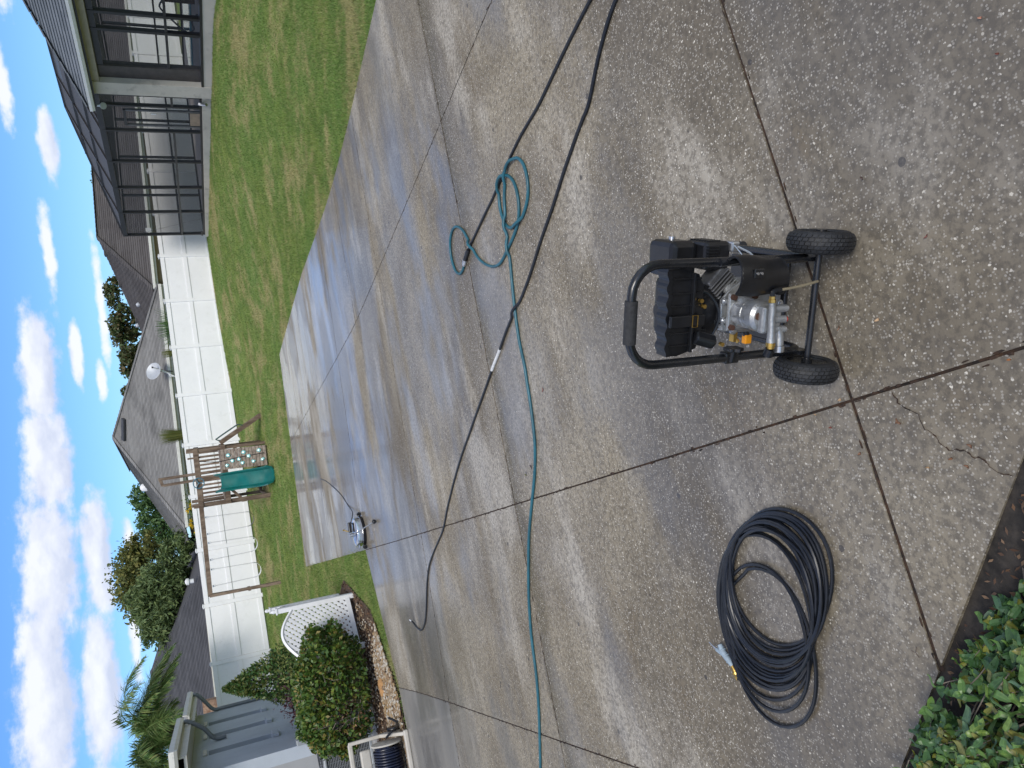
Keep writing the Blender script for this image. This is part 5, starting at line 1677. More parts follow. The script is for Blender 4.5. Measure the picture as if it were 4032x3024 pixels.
def hose_reel():
    a = at(1592, 2865)
    p0 = np.array([a[0] - .02, a[1] + .02])
    d = np.array([-.965, -.26]); d /= np.linalg.norm(d)          # the cart runs off to the left
    rz = math.atan2(d[1], d[0])
    root = thing('hose_reel_cart', 'tan plastic hose reel cart wound with dark navy hose', 'hose reel', (*p0, float(gdrive(*p0))), rz)
    k = dict(local=True)
    # local x runs left along the cart, y points towards the drive (+ is towards the camera side), z up
    for x in (0.03, .72):
        mb = MB(); mb.bar((x, .20, .02), (x, -.16, .30), .045, .05); mb.bar((x, -.16, .30), (x, -.20, .72), .045, .05); mb.bar((x, -.18, .03), (x, -.17, .31), .045, .05)
        mb.build('side_frame', M['reel'], root, bevel=.01, **k)
    mb = MB(); mb.box((.375, .20, .03), (.78, .06, .06)); mb.build('front_foot', M['reel'], root, bevel=.015, **k)
    mb = MB(); mb.bar((.03, -.20, .70), (.72, -.20, .70), .05, .06); mb.build('handle_bar', M['reel'], root, bevel=.015, **k)
    mb = MB(); mb.box((.40, -.19, .52), (.50, .05, .14)); mb.build('tray', M['reel'], root, bevel=.02, **k)
    for x in (.11, .60):
        mb = MB(); mb.lathe([(.02, -.008), (.20, -.008), (.205, 0), (.20, .012), (.02, .012)], (x, -.02, .26), (1, 0, 0), 30); mb.build('flange', M['reel'], root, smooth=True, **k)
    mb = MB(); mb.cyl((.12, -.02, .26), (.60, -.02, .26), .07, n=20); mb.build('drum', M['reel'], root, smooth=True, **k)
    pts = []
    n = 16 * 18
    for i in range(n):
        f = i / n; th = f * 18 * 2 * math.pi
        pts.append((.14 + .43 * f, -.02 + .155 * math.cos(th), .26 + .155 * math.sin(th)))
    for i in range(0, 16 * 12):
        f = i / (16 * 12); th = f * 12 * 2 * math.pi
        pts.append((.57 - .40 * f, -.02 + .178 * math.cos(th), .26 + .178 * math.sin(th)))
    mb = MB(); mb.tube(pts, .0125, 7); mb.build('wound_hose', M['hose_navy'], root, smooth=True, **k)
    mb = MB(); mb.tube(spline([(.04, .05, .26), (-.02, .12, .20), (-.04, .05, .10), (-.09, -.12, .06), (-.14, -.30, .12)], 5), .016, 7); mb.build('leader_hose', M['hose'], root, smooth=True, **k)
    for x in (-.02, .77):
        mb = MB(); mb.lathe([(.03, -.02), (.09, -.022), (.10, -.01), (.10, .01), (.09, .022), (.03, .02)], (x, -.16, .10), (1, 0, 0), 20); mb.build('wheel', M['plastic'], root, smooth=True, **k)
hose_reel()

# ------------------------------------------------------------------ screened pool enclosure and its house
def build_enclosure():
    I = -EN
    def W(s, o, z): return np.array([*(C0 + ED * s + I * o), z])       # o: inwards
    def blk(mb, s0, s1, o0, o1, z0, z1, z0b=None, z1b=None):
        z0b = z0 if z0b is None else z0b; z1b = z1 if z1b is None else z1b
        mb.hexa([W(s0, o0, z0), W(s1, o0, z0b), W(s1, o1, z0b), W(s0, o1, z0), W(s0, o0, z1), W(s1, o0, z1b), W(s1, o1, z1b), W(s0, o1, z1)])
    def S(x, y): return wallp(C0, ED, x * .6028, y * .6028)[0]
    FL, MID, EV = .97, 1.74, 3.58
    root = thing('pool_screen', 'dark framed screened pool enclosure with sloping screen roof on the right', 'pool screen', (*C0, .9))
    vs = [0.05, S(1000, 1385), S(1000, 1225), S(1000, 1055), S(1000, 855), S(1000, 692), S(950, 620)]
    sc = S(900, 580)                                   # where the house column starts
    for s_ in vs:
        mb = MB(); blk(mb, s_ - .027, s_ + .027, -.04, .06, FL, EV); mb.build('post', M['bronze'], root)
    for s_ in (S(1000, 722), S(1000, 818)):
        mb = MB(); blk(mb, s_ - .025, s_ + .025, -.03, .03, FL, FL + 1.95); mb.build('door_stile', pm('grey aluminium', (.10, .10, .105), .4, .4), root)
    mb = MB(); blk(mb, S(1000, 818), S(1000, 722), -.03, .03, FL + 1.95, FL + 2.02); mb.build('door_rail', M['bronze'], root)
    mb = MB(); blk(mb, S(1000, 810), S(1000, 730), -.02, .02, FL + .05, FL + .32); mb.build('kick_plate', pm('tan kick plate', (.28, .21, .15), .6), root)
    mb = MB(); mb.cyl(W(S(1000, 735), -.05, FL + 1.2), W(S(1000, 735), -.05, FL + 1.32), .015, n=8); mb.build('door_handle', M['steel'], root)
    for z0, z1 in ((FL, FL + .06), (MID - .03, MID + .03), (EV - .08, EV)):
        for a, b in zip(vs[:-1], vs[1:]):
            if z0 == MID - .03 and abs(a - vs[4]) < .01: continue
            mb = MB(); blk(mb, a + .036, b - .036, -.035, .05, z0, z1); mb.build('rail', M['bronze'], root)
    for a, b in zip(vs[:-1], vs[1:]):
        mb = MB(); mb.add([W(a, 0.0, FL), W(b, 0.0, FL), W(b, 0.0, EV), W(a, 0.0, EV)], [(0, 1, 2, 3)]); mb.build('screen_panel', M['screen'], root)
    mb = MB(); mb.bar(W(0.02, -.06, EV), W(1.2, -.06, FL + .1), .006, .006); mb.bar(W(0.02, -.06, FL + .1), W(.3, -.06, FL + .12), .03, .05); mb.build('brace_cable', M['bronze'], root)
    # side wall towards the fence and the far wall
    DEP = 6.8
    for o in (1.6, 3.2, 4.8, DEP):
        mb = MB(); blk(mb, .02, .09, o - .035, o + .035, FL, EV); mb.build('post', M['bronze'], root)
    for z0 in (FL, MID, EV - .07):
        mb = MB(); blk(mb, .02, .07, .08, DEP, z0, z0 + .06); mb.build('rail', M['bronze'], root)
    mb = MB(); mb.add([W(.045, 0.06, FL), W(.045, DEP, FL), W(.045, DEP, EV), W(.045, .06, EV)], [(0, 1, 2, 3)]); mb.build('screen_panel', M['screen'], root)
    for s_ in (2.6, 5.4, 8.2, 11):
        mb = MB(); blk(mb, s_ - .035, s_ + .035, DEP, DEP + .08, FL, EV); mb.build('post', M['bronze'], root)
    for z0 in (FL, MID + .1, EV - .07):
        mb = MB(); blk(mb, .1, 14, DEP + .01, DEP + .06, z0, z0 + .06); mb.build('rail', M['bronze'], root)
    mb = MB(); mb.add([W(.1, DEP + .03, FL), W(14, DEP + .03, FL), W(14, DEP + .03, EV), W(.1, DEP + .03, EV)], [(0, 1, 2, 3)]); mb.build('screen_panel', M['screen'], root)
    # mansard screen roof with ribs
    A = 3.0; zr = 4.77
    e0, r0, r1, e1 = W(0, 0, EV + .02), W(A, A, zr), W(12, A, zr), W(12, 0, EV + .02)
    f1, f0 = W(0, DEP, EV + .02), W(A, DEP - A, zr)
    mb = MB(); mb.add([e0, e1, r1, r0], [(0, 1, 2, 3)]); mb.build('roof_screen', M['screen_roof'], root)
    mb = MB(); mb.add([e0, r0, f0, f1], [(0, 1, 2, 3)]); mb.build('roof_screen', M['screen_roof'], root)
    mb = MB(); mb.add([W(0, DEP, EV + .02), f0, W(12, DEP - A, zr), W(12, DEP, EV + .02)], [(0, 1, 2, 3)]); mb.build('roof_screen', M['screen_roof'], root)
    for p, q in [(e0, r0), (e0, e1), (r0, r1), (f1, f0), (r0, f0)]:
        mb = MB(); mb.bar(p, q, .06, .09); mb.build('roof_beam', M['bronze'], root)
    for s_ in vs[1:] + [6.4, 8.0, 9.6]:
        a = min(A, s_)
        mb = MB(); mb.bar(W(s_, 0, EV + .03), W(s_, a, EV + .02 + (zr - EV - .02) * a / A), .05, .08); mb.build('roof_beam', M['bronze'], root)
    for f in (.33, .66):
        mb = MB(); mb.bar(W(A * f, A * f, EV + .03 + (zr - EV) * f), W(12, A * f, EV + .03 + (zr - EV) * f), .05, .07); mb.build('roof_beam', M['bronze'], root)
    # floor, coping and pool
    mb = MB(); blk(mb, .04, 15, -.02, DEP + .1, .55, FL - .004); tag(mb.build('pool_deck', M['deck']), 'pale paved pool deck inside the screen enclosure', 'deck', kind='structure')
    mb = MB(); blk(mb, 4.2, 12, 2.6, 5.4, FL - .002, FL + .05); blk(mb, 4.4, 12.2, 2.8, 5.2, FL + .051, FL + .056)
    tag(mb.build('pool', M['water']), 'pale blue swimming pool edge seen through the screens', 'pool', kind='structure')
    # stem wall under the screens
    mb = MB(); blk(mb, -.02, sc, -.10, .0, .55, FL - .005); mb.build('stem_wall', M['stucco2'], root)

    # the house the enclosure belongs to
    hs = thing('beige_house', 'beige stucco house end with grey shingle hip roof and white gutter at right', 'house', (*W(sc, 0, 0)[:2], .7))
    c0, c1 = sc, S(900, 505)
    mb = MB(); blk(mb, c0, c1, -.22, .22, .55, 3.62); mb.build('column', M['stucco2'], hs, bevel=.01)
    mb = MB(); blk(mb, c1 + .003, 18, -.20, .10, .40, FL - .05); mb.build('knee_wall', M['stucco2'], hs)
    mb = MB(); blk(mb, c1 + .003, 18, -.21, .15, FL - .049, FL + .01); mb.build('wall_cap', M['bronze'], hs)
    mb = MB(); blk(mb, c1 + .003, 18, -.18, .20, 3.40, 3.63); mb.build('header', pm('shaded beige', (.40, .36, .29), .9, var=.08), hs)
    o1, o2, o3 = S(900, 430), S(900, 200), S(900, 90)
    mb = MB(); blk(mb, c1 + .005, o1, -.05, .12, FL + .012, 3.397); mb.build('frame_panel', pm('brown frame', (.07, .06, .055), .6), hs)
    for s_ in (o2, o3, o3 + 1.3, o3 + 2.6):
        mb = MB(); blk(mb, s_ - .04, s_ + .04, -.05, .06, FL + .012, 3.397); mb.build('post', M['bronze'], hs)
    mb = MB(); blk(mb, o1, 18, -.04, .05, MID - .03, MID + .03); mb.build('rail', M['bronze'], hs)
    mb = MB(); blk(mb, o1, 18, -.04, .05, 3.25, 3.395); mb.build('rail', M['bronze'], hs)
    mb = MB(); mb.add([W(o1, 0, FL + .02), W(18, 0, FL + .02), W(18, 0, 3.3), W(o1, 0, 3.3)], [(0, 1, 2, 3)]); mb.build('screen_panel', M['screen'], hs)
    q = 7.55; ov = -.45; ze = 3.74
    sl = .61
    mb = MB(); blk(mb, q + .1, 20, ov + .03, 5, 3.635, 3.66); mb.build('soffit', M['cream'], hs)
    E0, E1 = W(q, ov, ze), W(22, ov, ze)
    R0, R1 = W(q + 4.5, ov + 4.5, ze + sl * 4.5), W(22, ov + 4.5, ze + sl * 4.5)
    B0 = W(q, ov + 9, ze)
    rf = MB(); rf.add([E0 - (0, 0, .03), E1 - (0, 0, .03), R1 - (0, 0, .03), R0 - (0, 0, .03), B0 - (0, 0, .03)], [(0, 1, 2, 3), (4, 0, 3)]); roof = rf.build('roof', M['roof_e'], hs)
    roof_face([E0, E1, R1, R0], M['roof_e'], roof, .145, tab=.7)
    roof_face([B0, E0, R0], M['roof_e'], roof, .145, tab=.7)
    mb = MB()
    for i in range(24): mb.bar(E0 + (R0 - E0) * i / 24 + (0, 0, .045), E0 + (R0 - E0) * (i + 1) / 24 + (0, 0, .03), .25, .03)
    mb.build('hip_cap', M['roof_e'], roof, kind='stuff')
    g = MB(); prof = [(0, 0), (-.09, 0), (-.125, .06), (-.125, .125), (-.105, .125), (-.09, .03), (-.01, .02), (-.01, .11), (0, .11)]
    g.prism([W(q - .05, ov + o, ze - .14 + z) for o, z in prof], W(22, 0, 0) - W(q - .05, 0, 0)); g.build('gutter', M['white'], hs)
    g = MB(); blk(g, q, 22, ov + .003, ov + .03, ze - .19, ze - .02); g.build('fascia', M['bronze'], hs)
    # downspout stub, security light
    L = W(S(620, 625), -.30, 3.44)
    lt = thing('security_light', 'small chrome floodlight under the eave by the beige column', 'light', L)
    mb = MB(); mb.lathe([(0, -.09), (.05, -.085), (.085, -.03), (.09, 0), (.08, .005), (0, -.01)], L + np.array([-.03, -.05, -.03]), (-.5, -.7, -.5), 16); mb.build('reflector', M['dish'], lt, smooth=True)
    mb = MB(); mb.cyl(L + np.array([0, 0, 0]), L + np.array([0, 0, .20]), .03, n=10); mb.build('bracket', M['steel'], lt)
    p = W(S(1310, 650), -.16, .93)
    dn = MB(); dn.tube(spline([p + np.array([.03, .05, .12]), p + np.array([0, 0, .04]), p + np.array([-.05, -.12, -.06])], 5), .045, 8); dn.build('drain_elbow', M['steel'], hs, smooth=True)
    # resin cabinet with a hose on the lanai
    cb = W(o3 + .55, .75, FL)
    rt = thing('storage_cabinet', 'brown resin cabinet standing behind the lanai screen', 'cabinet', cb)
    mb = MB(); a0, a1 = o3 + .02, o3 + 1.3
    blk(mb, a0, a1, .4, 1.05, FL + .06, FL + .74); mb.build('body', M['cabinet'], rt, bevel=.015)
    mb = MB(); blk(mb, a0 - .03, a1 + .03, .37, 1.08, FL + .742, FL + .80); mb.build('lid', M['cabinet'], rt, bevel=.015)
    mb = MB(); blk(mb, a0 + .2, a0 + .26, .36, .398, FL + .3, FL + .45); mb.build('latch', M['bronze'], rt)
    hp = [W(a0 + .1, .34, FL + .80), W(a0 - .1, .32, FL + .85), W(a0 - .45, .3, FL + .6), W(a0 - .8, .3, FL + .30), W(a0 - .72, .3, FL + .12), W(a0 - .4, .3, FL + .15), W(a0 - .2, .3, FL + .02)]
    mb = MB(); mb.tube(spline(hp, 7), .022, 7); tag(mb.build('pool_hose', pm('grey pool hose', (.05, .06, .075), .5), smooth=True), 'dark pool hose looping from the brown cabinet behind the screen', 'hose')
build_enclosure()

# ------------------------------------------------------------------ pressure washer
def build_washer():
    ctr = np.array((0.1102, 1.6658)); u = np.array((.95712, -.28968)); nv = np.array((.28968, .95712))
    ctr = ctr + nv * .042 + u * .004
    rz = math.atan2(u[1], u[0])
    z0 = float(gdrive(*ctr))
    root = thing('pressure_washer', 'black framed petrol pressure washer on two fat tyres', 'pressure washer', (*ctr, z0), rz)
    k = dict(local=True)
    R = .099
    # wheels
    for sx in (.200, -.190):
        wh = MB(); wh.lathe([(.018, -.018), (.052, -.022), (.058, -.026), (.058, .026), (.052, .022), (.018, .018)], (sx, 0, R), (1, 0, 0), 36, closed=True)
        wo = wh.build('wheel', M['black'], root, smooth=True, **k)
        prof = []
        for i in range(21):
            a = math.radians(-118 + 236 * i / 20)
            prof.append((.064 + .029 * max(-.4, math.cos(a)) ** (1 if math.cos(a) < 0 else .8) if math.cos(a) >= 0 else .064 + .012 * math.cos(a), 0.0335 * math.sin(a) * (1 if abs(math.degrees(a)) < 90 else .93)))
        ty = MB(); ty.lathe(prof, (sx, 0, R), (1, 0, 0), 56); tyo = ty.build('tyre', M['rubber'], wo, smooth=True, **k)
        tr = MB(); nT = 34
        rows = [(-.026, .0125, .0), (-.0105, .0125, .5), (.0055, .0125, 0), (.0215, .0125, .5)]
        for (x0, w, ph) in [(-.0270, .0085, .25), (-.0165, .0085, .75), (-.0060, .0100, .25), (.0060, .0085, .75), (.0170, .0085, .25)]:
            for j in range(nT):
                a0 = 2 * math.pi * (j + ph) / nT; a1 = a0 + 2 * math.pi / nT * .80
                pts = []
                for rr_, lift in ((0, 0), (1, 0)):
                    for (aa, xx) in ((a0, x0), (a0 + .03, x0 + w), (a1 + .03, x0 + w), (a1, x0)):
                        sa = min(1, abs(xx) / .0335); base = .064 + .029 * (max(0, 1 - sa * sa)) ** .4
                        r_ = base - .002 + rr_ * .0062
                        pts.append((sx + xx, r_ * math.cos(aa), R + r_ * math.sin(aa)))
                tr.hexa(pts)
        tr.build('tread', M['rubber'], tyo, kind='stuff', **k)
        hb = MB(); hb.cyl((sx - .035, 0, R), (sx + .035, 0, R), .016, n=12); hb.build('hub', M['black'], wo, smooth=True, **k)
    ax = MB(); ax.cyl((-.165, 0, R), (.172, 0, R), .0105, n=12); ax.build('axle', M['black'], root, smooth=True, **k)
    # hoop: handle, two uprights that bend back into the base rails
    xr, xl, zt, yt = .147, -.139, .715, .055
    rc = .085
    path = [(xr, .46, .080), (xr, .20, .080), (xr, .09, .080)]
    path += [(xr, .09 - .045 * math.sin(a), .080 + .045 - .045 * math.cos(a)) for a in np.linspace(.3, 1.5, 5)]
    path += [(xr, .045, .20), (xr, .046, .36), (xr, .05, .52), (xr, yt, zt - rc)]
    path += [(xr - rc + rc * math.cos(a), yt, zt - rc + rc * math.sin(a)) for a in np.linspace(.25, math.pi / 2, 6)]
    path += [(0, yt, zt)]
    path += [(xl + rc + rc * math.cos(a), yt, zt - rc + rc * math.sin(a)) for a in np.linspace(math.pi / 2, math.pi - .25, 6)]
    path += [(xl, yt, zt - rc), (xl, .05, .52), (xl, .046, .36), (xl, .045, .20)]
    path += [(xl, .09 - .045 * math.sin(a), .080 + .045 - .045 * math.cos(a)) for a in np.linspace(1.5, .3, 5)]
    path += [(xl, .09, .080), (xl, .20, .080), (xl, .46, .080)]
    fr = MB(); fr.tube(path, .0135, 12); fr.build('frame_tube', M['black'], root, smooth=True, **k)
    gp = MB(); gp.tube([(.050, yt, zt), (-.072, yt, zt)], .0185, 14); gp.build('grip', M['foam'], root, smooth=True, **k)
    for y in (.14, .30, .44):
        mb = MB(); mb.cyl((xl, y, .080), (xr, y, .080), .011, n=10); mb.build('cross_bar', M['black'], root, smooth=True, **k)
    for x in (xl, xr):
        mb = MB(); mb.cyl((x, .44, .080), (x, .44, .012), .011, n=10); mb.cyl((x, .44, .022), (x, .44, 0), .018, n=12); mb.build('foot', M['rubber'], root, smooth=True, **k)
        mb = MB(); mb.bar((x, .012, R), (x, .06, .10), .012, .04); mb.build('axle_bracket', M['black'], root, **k)
    mb = MB(); mb.box((0, .26, .097), (.26, .24, .006)); mb.build('engine_plate', M['black'], root, **k)
    # moulded console between the uprights, seen from behind: scalloped top, ribs, nozzle sockets
    yp = .075
    top = []
    for q in range(33):
        x = .128 - .252 * q / 32
        top.append((x, .583 + .004 * math.sin(q * 1.15) - .006 * (q / 32)))
    outline = top + [(-.126, .535), (-.118, .505), (-.108, .470), (-.070, .452), (.075, .455), (.112, .475), (.122, .510), (.130, .540)]
    mb = MB(); mb.prism([(x, yp, z) for x, z in outline], (0, .010, 0)); pn = mb.build('console', M['plastic'], root, **k)
    mb = MB(); vs = []
    for (x, z) in top: vs += [(x, yp - .006, z - .012), (x, yp - .006, z + .004), (x, yp + .045, z + .006 - .004), (x, yp + .045, z - .012)]
    mb.add(vs, [(4 * q + j, 4 * q + (j + 1) % 4, 4 * q + 4 + (j + 1) % 4, 4 * q + 4 + j) for q in range(32) for j in range(4)]); mb.build('console_lip', M['plastic'], pn, **k)
    for x in (-.095, -.058, .022, .058, .100):
        b = MB(); b.box((x, yp - .003, .520), (.005, .006, .105)); b.build('rib', M['plastic'], pn, bevel=.001, **k)
    b = MB(); b.box((.0, yp - .008, .497), (.23, .014, .008)); b.build('rib', M['plastic'], pn, bevel=.001, **k)
    b = MB(); b.box((-.020, yp - .016, .520), (.034, .012, .120)); st_ = b.build('strap', M['plastic'], pn, bevel=.003, **k)
    b = MB(); b.tube([(-.038, yp - .024, .505), (-.038, yp - .024, .487), (-.004, yp - .024, .487), (-.004, yp - .024, .505)], .0016, 5, closed=True); b.build('wire_buckle', M['brass'], st_, **k)
    b = MB(); b.bar((-.070, yp - .012, .487), (-.088, yp - .030, .425), .036, .034); b.build('switch_box', M['plastic'], pn, bevel=.008, **k)
    for p in ((.035, yp - .004, .470), (.018, yp - .004, .458), (-.088, yp - .052, .422)):
        b = MB(); b.cyl(p, (p[0], p[1] - .012, p[2]), .0065, n=8); b.build('brass_stud', M['brass'], pn, smooth=True, **k)
    # engine: tank and blower housing behind the console
    tk = MB(); tk.box((-.02, .275, .402), (.19, .15, .075)); t_o = tk.build('fuel_tank', M['plastic'], root, bevel=.022, **k)
    c = MB(); c.lathe([(0, .026), (.024, .026), (.029, .018), (.029, 0)], (-.03, .28, .440), n=20); c.build('fuel_cap', M['plastic'], t_o, smooth=True, **k)
    mb = MB(); mb.lathe([(0, -.02), (.045, -.02), (.082, -.005), (.086, .03), (.086, .09), (0, .09)], (-.018, .155, .390), (0, 1, 0), 24); sh = mb.build('blower_housing', M['plastic'], root, smooth=True, **k)
    for a_ in range(5):
        an = a_ * 1.25 + .4
        b = MB(); b.box((-.018 + .055 * math.cos(an), .138, .390 + .055 * math.sin(an)), (.012, .012, .03)); b.build('lug', M['plastic'], sh, bevel=.002, **k)
    b = MB(); b.tube(spline([(-.112, .10, .420), (-.06, .095, .385), (-.01, .10, .372), (.04, .11, .400), (.06, .12, .44)], 5), .0045, 6); b.build('throttle_cable', M['plastic'], sh, smooth=True, **k)
    b = MB(); b.bar((-.055, .16, .345), (.045, .16, .335), .06, .02); b.build('mounting_strap', M['plastic'], sh, bevel=.004, **k)
    # air cleaner and muffler guard at the right
    mb = MB(); mb.box((.140, .250, .445), (.110, .13, .095)); ac = mb.build('air_cleaner', M['plastic'], root, bevel=.018, **k)
    b = MB(); b.cyl((.196, .25, .45), (.205, .25, .45), .010, n=10); b.build('cleaner_knob', M['steel'], ac, smooth=True, **k)
    mb = MB(); mb.box((.152, .205, .350), (.085, .11, .095)); mg = mb.build('muffler_guard', M['plastic'], root, bevel=.012, **k)
    for i in range(7):
        b = MB(); b.box((.126 + i * .009, .148, .372), (.0035, .006, .045)); b.build('louvre', M['black'], mg, **k)
        b = MB(); b.box((.1955, .165 + i * .013, .36), (.005, .005, .05)); b.build('louvre', M['black'], mg, **k)
    mb = MB(); mb.box((.178, .165, .292), (.032, .05, .032)); mb.build('carburettor', M['steel'], root, bevel=.006, **k)
    mb = MB(); mb.tube(spline([(.178, .14, .285), (.155, .10, .262), (.12, .10, .27)], 4), .0032, 6); mb.tube(spline([(.182, .14, .30), (.15, .10, .298), (.11, .10, .292)], 4), .0028, 6); mb.build('link_rod', M['steel'], root, **k)
    # finned cylinder leaning right
    d = np.array((.62, .10, .58)); d /= np.linalg.norm(d)
    for i in range(9):
        c = np.array((.018, .175, .285)) + d * .0105 * i
        fb = MB(); e1 = np.array((0, 1, 0)) - d * d[1]; e1 /= np.linalg.norm(e1); e2 = np.cross(d, e1)
        q = [c + e1 * sx * .050 + e2 * sy * .044 for sx, sy in ((-1, -1), (1, -1), (1, 1), (-1, 1))]
        fb.prism(q, d * .0042); fb.build('cooling_fin', M['alu_dark'] if i > 4 else M['alu'], root, bevel=.001, **k)
    cb = MB(); c = np.array((.018, .175, .285)); cb.bar(c, c + d * .10, .07, .08); cb.build('cylinder', M['alu_dark'], root, bevel=.006, **k)
    # crankcase and its side cover
    mb = MB(); mb.box((-.005, .19, .225), (.155, .13, .215)); mb.build('crankcase', M['alu'], root, bevel=.02, **k)
    oc = [(-.086, .205), (-.080, .305), (-.045, .350), (.022, .352), (.050, .325), (.084, .265), (.088, .150), (.060, .118), (-.055, .118), (-.086, .145)]
    mb = MB(); mb.prism([(x, .126, z) for x, z in oc], (0, -.010, 0)); cv = mb.build('crankcase_cover', M['alu'], root, bevel=.003, **k)
    inr = [(x * .84 - .004, z * .84 + .037) for x, z in oc]
    mb = MB(); mb.prism([(x, .1155, z) for x, z in inr], (0, -.012, 0)); mb.build('cover_plate', M['alu'], cv, bevel=.005, **k)
    for x, z in ((-.075, .300), (-.04, .342), (.02, .343), (.078, .262), (.08, .152), (-.078, .150), (.0, .124)):
        b = MB(); b.lathe([(0, 0), (.012, 0), (.012, -.006), (.007, -.0065), (.007, -.012), (0, -.0125)], (x, .1155, z), (0, 1, 0), 10); b.build('bolt', M['steel'], cv, smooth=True, **k)
    for x in (.03, .06):
        b = MB(); b.box((x, .112, .20), (.008, .014, .12)); b.build('rib', M['alu'], cv, bevel=.002, **k)
    b = MB(); b.lathe([(0, -.02), (.014, -.02), (.014, .01)], (.098, .125, .165), (0, 1, 0), 12); b.build('drain_bolt', M['steel'], cv, smooth=True, **k)
    b = MB(); b.box((-.108, .125, .232), (.030, .020, .026)); b.build('oil_cap', M['orange'], root, bevel=.004, **k)
    b = MB(); b.cyl((-.082, .128, .240), (-.096, .126, .235), .011, n=10); b.build('oil_neck', M['black'], root, smooth=True, **k)
    b = MB(); b.box((-.098, .13, .282), (.03, .02, .014)); b.cyl((-.105, .125, .275), (-.115, .12, .27), .006, n=8); b.build('oil_switch', M['brass'], root, **k)
    # pump, pointing at the viewer
    pc = (-.012, .022, .290)
    fl = MB(); fl.prism([(pc[0] + x, .104, pc[2] + z * .9) for x, z in ((-.058, -.058), (.058, -.058), (.058, .058), (-.058, .058))], (0, -.012, 0)); pu = fl.build('pump_flange', M['alu'], root, bevel=.008, **k)
    for sx in (-1, 1):
        for sz in (-1, 1):
            b = MB(); b.cyl((pc[0] + sx * .046, .093, pc[2] + sz * .040), (pc[0] + sx * .046, .080, pc[2] + sz * .040), .009, n=8); b.build('bolt', pm('rusty bolt', (.09, .045, .03), .7, .4), pu, smooth=True, **k)
    b = MB(); b.lathe([(.048, .070), (.047, .055), (.043, .050), (.043, .038), (.045, .036), (.045, .030), (.043, .028), (.043, .012), (.047, .008), (.047, -.016), (.038, -.026), (0, -.028)], pc, (0, 1, 0), 28); b.build('pump_body', M['alu'], root, smooth=True, **k)
    for a in range(8):
        an = a * math.pi / 4 + .2
        b = MB(); b.box((pc[0] + .044 * math.cos(an), .058, pc[2] + .044 * math.sin(an)), (.006, .05, .006)); b.build('rib', M['alu'], root, **k)
    b = MB(); b.lathe([(0, -.004), (.013, -.004), (.013, .002)], (pc[0] + .002, -.006, pc[2] + .022), (0, 1, 0), 6); b.build('plug', pm('rusty plug', (.10, .05, .03), .6, .5), root, **k)
    hd = MB(); hd.box((pc[0] - .006, -.016, pc[2] - .008), (.080, .028, .070)); ho = hd.build('pump_head', M['alu'], root, bevel=.008, **k)
    for x in (-.036, -.006, .026):
        b = MB(); b.cyl((pc[0] + x, -.024, pc[2] - .015), (pc[0] + x, -.030, pc[2] - .054), .0115, n=12); b.build('valve_stub', M['alu'], ho, smooth=True, **k)
        b = MB(); b.cyl((pc[0] + x, -.0305, pc[2] - .0545), (pc[0] + x, -.0315, pc[2] - .060), .008, n=6); b.build('valve_cap', M['red'] if x == -.006 else M['steel'], ho, **k)
    # unloader tube across the head
    ub = MB(); zt_ = pc[2] + .006; yt_ = -.040
    ub.tube([(.036, yt_, zt_ + .004), (.016, yt_, zt_), (-.012, yt_, zt_), (-.042, yt_, zt_ - .003), (-.082, yt_, zt_ - .006)], [.0105, .0110, .0102, .0108, .0130], 14); ub.build('unloader_tube', M['alu'], root, smooth=True, **k)
    b = MB(); b.lathe([(.0105, 0), (.0105, .009), (.0085, .010), (.0085, .018), (0, .018)], (.036, yt_, zt_ + .004), (1, 0, .05), 6); b.build('brass_fitting', M['brass'], root, **k)
    b = MB(); b.tube(spline([(.053, yt_, zt_ + .005), (.066, yt_, zt_ + .006), (.071, yt_ - .003, zt_ - .008), (.072, yt_ - .005, zt_ - .020)], 4), .0068, 8); b.build('valve_elbow', M['plastic'], root, smooth=True, **k)
    b = MB(); b.tube(spline([(.072, yt_ - .005, zt_ - .020), (.076, yt_ - .006, .23), (.082, yt_ - .004, .18), (.088, yt_ + .004, .13)], 4), .0042, 7); b.build('drip_tube', M['clear'], root, smooth=True, **k)
    b = MB(); b.lathe([(.0140, 0), (.0140, .012), (.0115, .013), (.0115, .018), (0, .018)], (-.082, yt_, zt_ - .006), (-1, 0, -.03), 12); b.build('outlet_nut', M['brass'], root, smooth=True, **k)
    b = MB(); b.cyl((-.100, yt_, zt_ - .007), (-.122, yt_ + .01, zt_ - .008), .015, n=12); b.build('outlet_collar', M['plastic'], root, smooth=True, **k)
    b = MB(); b.tube(spline([(-.04, -.024, pc[2] - .032), (-.065, -.028, pc[2] - .040), (-.096, -.030, pc[2] - .042)], 4), .0135, 12); b.build('inlet', M['alu'], root, smooth=True, **k)
    b = MB(); b.lathe([(.016, 0), (.016, .018), (.0135, .02), (0, .02)], (-.096, -.030, pc[2] - .042), (-1, 0, -.05), 14); b.build('inlet_nut', M['steel'], root, smooth=True, **k)
    # star knob on the left upright
    kb = MB(); kc = np.array((-.105, .03, .365))
    star = []
    for i in range(24):
        a = 2 * math.pi * i / 24; r_ = .027 + .004 * math.cos(6 * a)
        star.append(kc + np.array((0, r_ * math.cos(a), r_ * math.sin(a))))
    kb.prism(star, (-.010, 0, 0)); kb.cyl(kc + np.array((-.010, 0, 0)), (-.15, .036, .365), .010, n=10); kb.build('star_knob', M['plastic'], root, bevel=.002, **k)
    mb = MB(); mb.box((-.139, .05, .362), (.034, .032, .05)); mb.build('clamp', M['black'], root, bevel=.004, **k)
